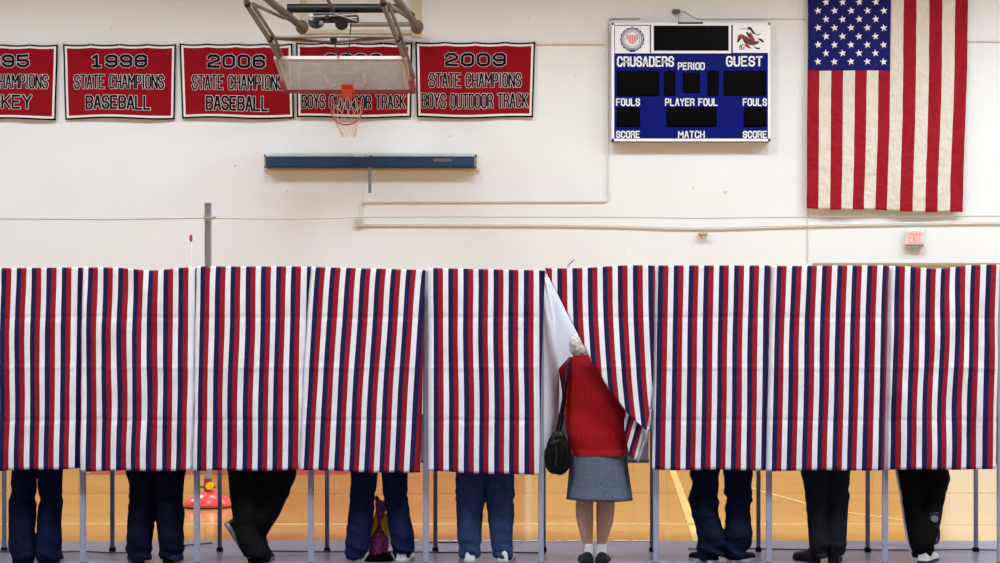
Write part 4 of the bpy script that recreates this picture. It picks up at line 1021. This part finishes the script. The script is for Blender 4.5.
# exit sign
D = DW - .1
t = thing('exit_sign', 'small white exit sign with red letters in a wire guard', 'exit sign', P(915, 247, DW - .05))
MB().pbox(906, 230, 924.5, 244.8, D, DW - .002, 0, .01).build('housing', mat('sign_white', (242, 240, 238), .5), t)
MB().pbox(907, 231, 923.5, 243.5, D - .004, D).build('face', mat('sign_face', (246, 236, 230), .4, 0, .01), t)
lm = MB(); letters(lm, 'EXIT', 909.2, 921.2, 233.4, 242.2, lambda px, py, l: P(px, py, D - .005 - l), .72, 0, .004, .5)
lm.build('lettering', mat('exit_red', (255, 140, 124), .4, 0, .01, emit=.55), t, smooth=False, fix=False)
g = MB()
for k in range(9): g.tube([P(904.8 + k * 2.6, 228.8, D - .03), P(904.8 + k * 2.6, 247, D - .03)], .0035, 6)
for k in range(6): g.tube([P(904.8, 229 + k * 3.6, D - .03), P(925.7, 229 + k * 3.6, D - .03)], .0035, 6)
for q in ((904.8, 229), (925.7, 229), (904.8, 247), (925.7, 247)): g.tube([P(q[0], q[1], D - .03), P(q[0], q[1], DW)], .004, 6)
g.build('wire_guard', mat('guard_grey', (214, 210, 206), .5, 0), t)
MB().pbox(906.5, 244.8, 923.8, 247, D - .005, DW - .02).build('battery_tray', mat('tray_grey', (120, 112, 110), .5), t)

# blue housing on the wall under the hoop
D = DW - .24
t = thing('screen_housing', 'long dark blue metal housing on the wall under the hoop', 'screen housing', P(370, 167, DW - .12))
MB().pbox(266.2, 157, 474, 166.8, D, DW - .03, 0, .012).build('case', mat('case_blue', (30, 66, 104), .4, 0, .1, 3), t)
for a in ((264.4, 156, 266.2, 167), (474, 156, 475.8, 167)): MB().pbox(*a, D - .005, DW - .02).build('end_cap', mat('cap_grey', (120, 122, 122), .5), t)
for a in ((264.8, 155.6), (264.8, 167.6), (475.8, 155.6), (475.8, 167.6), (371, 156)): MB().ball(P(a[0], a[1], D - .01), .015, 0, 10).build('bolt', STEELD, t)
MB().pbox(263.5, 168.6, 479, 170.6, DW - .06, DW - .001).build('mounting_batten', CREAM, t)
MB().pbox(264, 153.2, 477, 156.4, DW - .06, DW - .001).build('upper_batten', mat('batten_white', (222, 216, 208), .6), t)
st = MB().pbox(368.2, 166, 371.2, 193, D + .02, D + .035).build('hanging_strap', mat('strap_grey', (126, 126, 132), .5), t)
MB().pbox(354, 153.6, 364, 156.8, D + .04, DW - .02).build('paper_tag', SWHITE, t)
mk = MB()
for k in range(7): mk.pbox(433.6 + k * 2.7, 158.6, 435.4 + k * 2.7, 161.6, D - .003, D + .001)
mk.build('faded_marking', mat('marking_tan', (132, 120, 112), .6), t)

# ---------------------------------------------------------------- basketball hoop, folded up
def hoop():
    xc = -3.12; W2 = .914
    B0, B1 = Vector((xc, 25.42, 5.262)), Vector((xc, 24.40, 5.568))
    u = (B1 - B0).normalized(); H = (B1 - B0).length; n = Vector((0, u.z, -u.y)); n = Vector((0, -abs(n.y), -abs(n.z))); ex = Vector((1, 0, 0))
    t = thing('basketball_hoop', 'glass basketball backboard folded up on a steel frame before the banners', 'basketball hoop', (xc, 25, 5.2))
    def Bp(a, b, c=0): return B0 + ex * a + u * b + n * c
    def slab(mb, a0, a1, b0, b1, c0, c1):
        vs = [Bp(a, b, c) for c in (c0, c1) for (a, b) in ((a0, b0), (a1, b0), (a1, b1), (a0, b1))]
        return mb.add(vs, [[0, 1, 2, 3], [7, 6, 5, 4], [0, 4, 5, 1], [1, 5, 6, 2], [2, 6, 7, 3], [3, 7, 4, 0]])
    g = slab(MB(), -W2, W2, 0, H, 0, .012).build('glass_board', GLASS, t, smooth=False)
    ln = MB()
    for q in ((-W2 + .02, W2 - .02, H - .09, H - .04), (-W2 + .02, -W2 + .07, .05, H - .04), (W2 - .07, W2 - .02, .05, H - .04)): slab(ln, *q, .013, .017)
    for q in ((-.305, .305, .60, .65), (-.305, -.255, .2, .65), (.255, .305, .2, .65), (-.305, .305, .2, .25)): slab(ln, *q, .013, .017)
    ln.build('board_lines', LINEW, g, smooth=False)
    fr = MB()
    for q in ((-W2 - .02, W2 + .02, H - .015, H + .012), (-W2 - .025, -W2 + .005, 0, H), (W2 - .005, W2 + .025, 0, H), (-W2, W2, -.02, .02)): slab(fr, *q, -.03, .02)
    fr.build('board_frame', mat('frame_pale', (176, 164, 156), .5, .2), t, smooth=False)
    pd = slab(MB(), -W2 - .03, W2 + .03, -.04, .03, -.04, .035)
    slab(pd, -W2 - .06, -W2 + .0, -.04, .34, -.05, .035); slab(pd, W2 - .0, W2 + .07, -.04, .36, -.06, .04)
    pd.build('edge_padding', PAD, t, smooth=False)
    br = slab(MB(), -.085, .085, .02, .24, .017, .05); br2 = slab(br, -.07, .07, .08, .2, .05, .17)
    br.build('rim_bracket', ORANGE, t, smooth=False)
    rc = Bp(0, .14, .385); R = .229; k_ = 40
    ring = [rc + ex * R * math.cos(a * 2 * math.pi / k_) + n * R * math.sin(a * 2 * math.pi / k_) for a in range(k_ + 1)]
    rim = MB().tube(ring, .0105, 8, 0, False).build('rim', mat('rim_worn', (196, 70, 40), .5), t)
    nt = MB(); N = 12; rows = []
    for r in range(6):
        fr_ = r / 5; row = []
        for a in range(N):
            ang = (a + .5 * (r % 2)) * 2 * math.pi / N; s = 1 - .52 * fr_
            top = rc + ex * R * math.cos(ang) + n * R * math.sin(ang)
            bot = rc + Vector((.02, .02, -.38)) + Vector((R * .42 * math.cos(ang), R * .42 * math.sin(ang) * -1, .02 * math.sin(ang * 3)))
            row.append(top.lerp(bot, fr_))
        rows.append(row)
    for r in range(5):
        for a in range(N):
            b1 = a if r % 2 == 0 else (a + 1) % N; b0 = (a - 1) % N if r % 2 == 0 else a
            for b in (b0, b1): nt.tube([rows[r][a], rows[r + 1][b]], .005, 5, 0, False)
    nt.build('net', NETW, rim)
    # frame: masts, links, wall arms, braces
    def arm(pts, r, name, m=STEELB): return MB().tube(pts, r, 12).build(name, m, t)
    for (a, b, c, d, dx) in (((246.5, -14), (246.5, 4), (269, 39), (281, 62), 0), ((382.5, -14), (382.5, 3), (397, 39), (412, 77), 1)):
        D0, D1, D2 = 21.7, 23.7, 24.6 if not dx else 25.35
        arm([P(*a, D0 - .4), P(*b, D0), P(*c, D1), P(*d, D2)], .035, 'mast')
        q = 6.5 if not dx else 6
        arm([P(b[0] + q, b[1] + 1, D0 + .3), P(c[0] + q - 1, c[1] - 1, D1 + .1), P(d[0] + (4 if not dx else 2), d[1] + 1, D2 + .1)], .023, 'mast')
        for pp, DD in ((b, D0), (c, D1)): MB().ball(P(pp[0] + 1, pp[1], DD - .02), (.045, .045, .05), 0, 12).build('pivot', STEELD, t)
    arm([P(253, 4, 22.0), P(284, 18, 24.2)], .024, 'link'); arm([P(389, 5, 22.0), P(406.5, 16, 24.6)], .028, 'link')
    for (x0, x1) in ((256, 303), (390.5, 418)):
        arm([P(x0, -12, 22.0), P(x0 + (x1 - x0) * .27, 0, 23.1), P(x1, 28, 26.2)], .054, 'wall_arm')
        MB().ball(P(x1 - 1, 27, 26.15), (.10, .1, .11), 0, 16).build('wall_hinge', STEELB, t)
        q = P(x1 - 16 if x0 < 300 else x1 - 9, 15, 24.9); MB().box(q, (.14, .1, .12), 0, Euler((0, .6, 0)), .01).build('clamp', MOTOR, t)
    arm([P(269, 37.5, 23.7), P(300, 37.2, 23.7), P(334, 36.4, 23.7), P(397, 37, 23.7)], .022, 'cross_brace')
    arm([P(270, 38, 23.7), P(305, 40.6, 23.75), P(334, 41.6, 23.8), P(365, 39.6, 23.75), P(396, 37, 23.7)], .024, 'cross_brace')
    arm([P(287.5, 8.3, 24.9), P(404, 8.3, 24.9)], .066, 'torque_tube', STEELD)
    arm([P(350, 24.5, 26.1), P(415, 24.3, 26.1)], .036, 'wall_tube', mat('tube_tan', (150, 134, 116), .5, .2))
    # hoist motor under the dark tube
    m = MB().pbox(310, 13, 357, 19.5, 24.75, 25.05, 0, .02).build('hoist_motor', MOTOR, t)
    MB().tube([P(341.5, 23.5, 24.7), P(341.5, 23.5, 25.0)], .095, 24).build('drum', STEELD, m)
    MB().tube([P(344, 19, 24.75), P(357, 18.4, 24.75)], .035, 12).build('shaft', mat('shaft_grey', (110, 104, 100), .4, .5), m)
    MB().ball(P(316, 22, 24.85), (.12, .1, .1), 0, 14).build('gearbox', mat('gear_slate', (74, 74, 92), .5, .3, .25, 25), m)
    MB().pbox(309, 13.5, 313, 20, 24.7, 24.8, 0, .01).build('switch_box', mat('cover_grey', (196, 190, 182), .5), m)
    rnd = random.Random(5)
    for k in range(7):
        x_ = 313 + k * 6.2; y_ = 15 + rnd.uniform(0, 6)
        MB().pbox(x_, y_, x_ + rnd.uniform(2.5, 4.5), y_ + rnd.uniform(2, 4.5), 24.66 + .01 * k, 24.76, 0, .008).build('gear_housing', mat('gear_pale', (134, 128, 124), .4, .5) if k % 3 == 1 else STEELD, m)
    for a in ((308, 17, 356, 14.5), (330, 12.5, 357, 21)):
        MB().tube([P(a[0], a[1], 24.7), P(a[2], a[3], 24.72)], .012, 8).build('linkage', mat('link_pale', (150, 142, 136), .4, .5), m)
    for a in ((334, 41, 23.8, 338.5, 59, 24.4), (351, 24, 24.8, 348, 59, 24.45), (324, -6, 23.5, 334.5, 11, 24.9)):
        MB().tube([P(a[0], a[1], a[2]), P(a[3], a[4], a[5])], .008 if a[1] > 0 else .022, 6).build('hoist_cable' if a[1] > 0 else 'stay', STEELD if a[1] > 0 else STEELB, t)
    MB().ball(P(333.5, 39.5, 23.75), (.05, .05, .07), 0, 12).build('brace_joint', STEELD, t)
    bb = MB().pbox(304.5, 29.5, 412, 33.5, DW - .07, DW - .002).pbox(300, -30, 305.5, 37, DW - .05, DW - .002).pbox(411.5, -30, 421.5, 36.5, DW - .05, DW - .002)
    tag(bb.build('backer_board', CREAM), 'cream mounting boards on the wall behind the folded hoop frame', 'mounting board')
hoop()
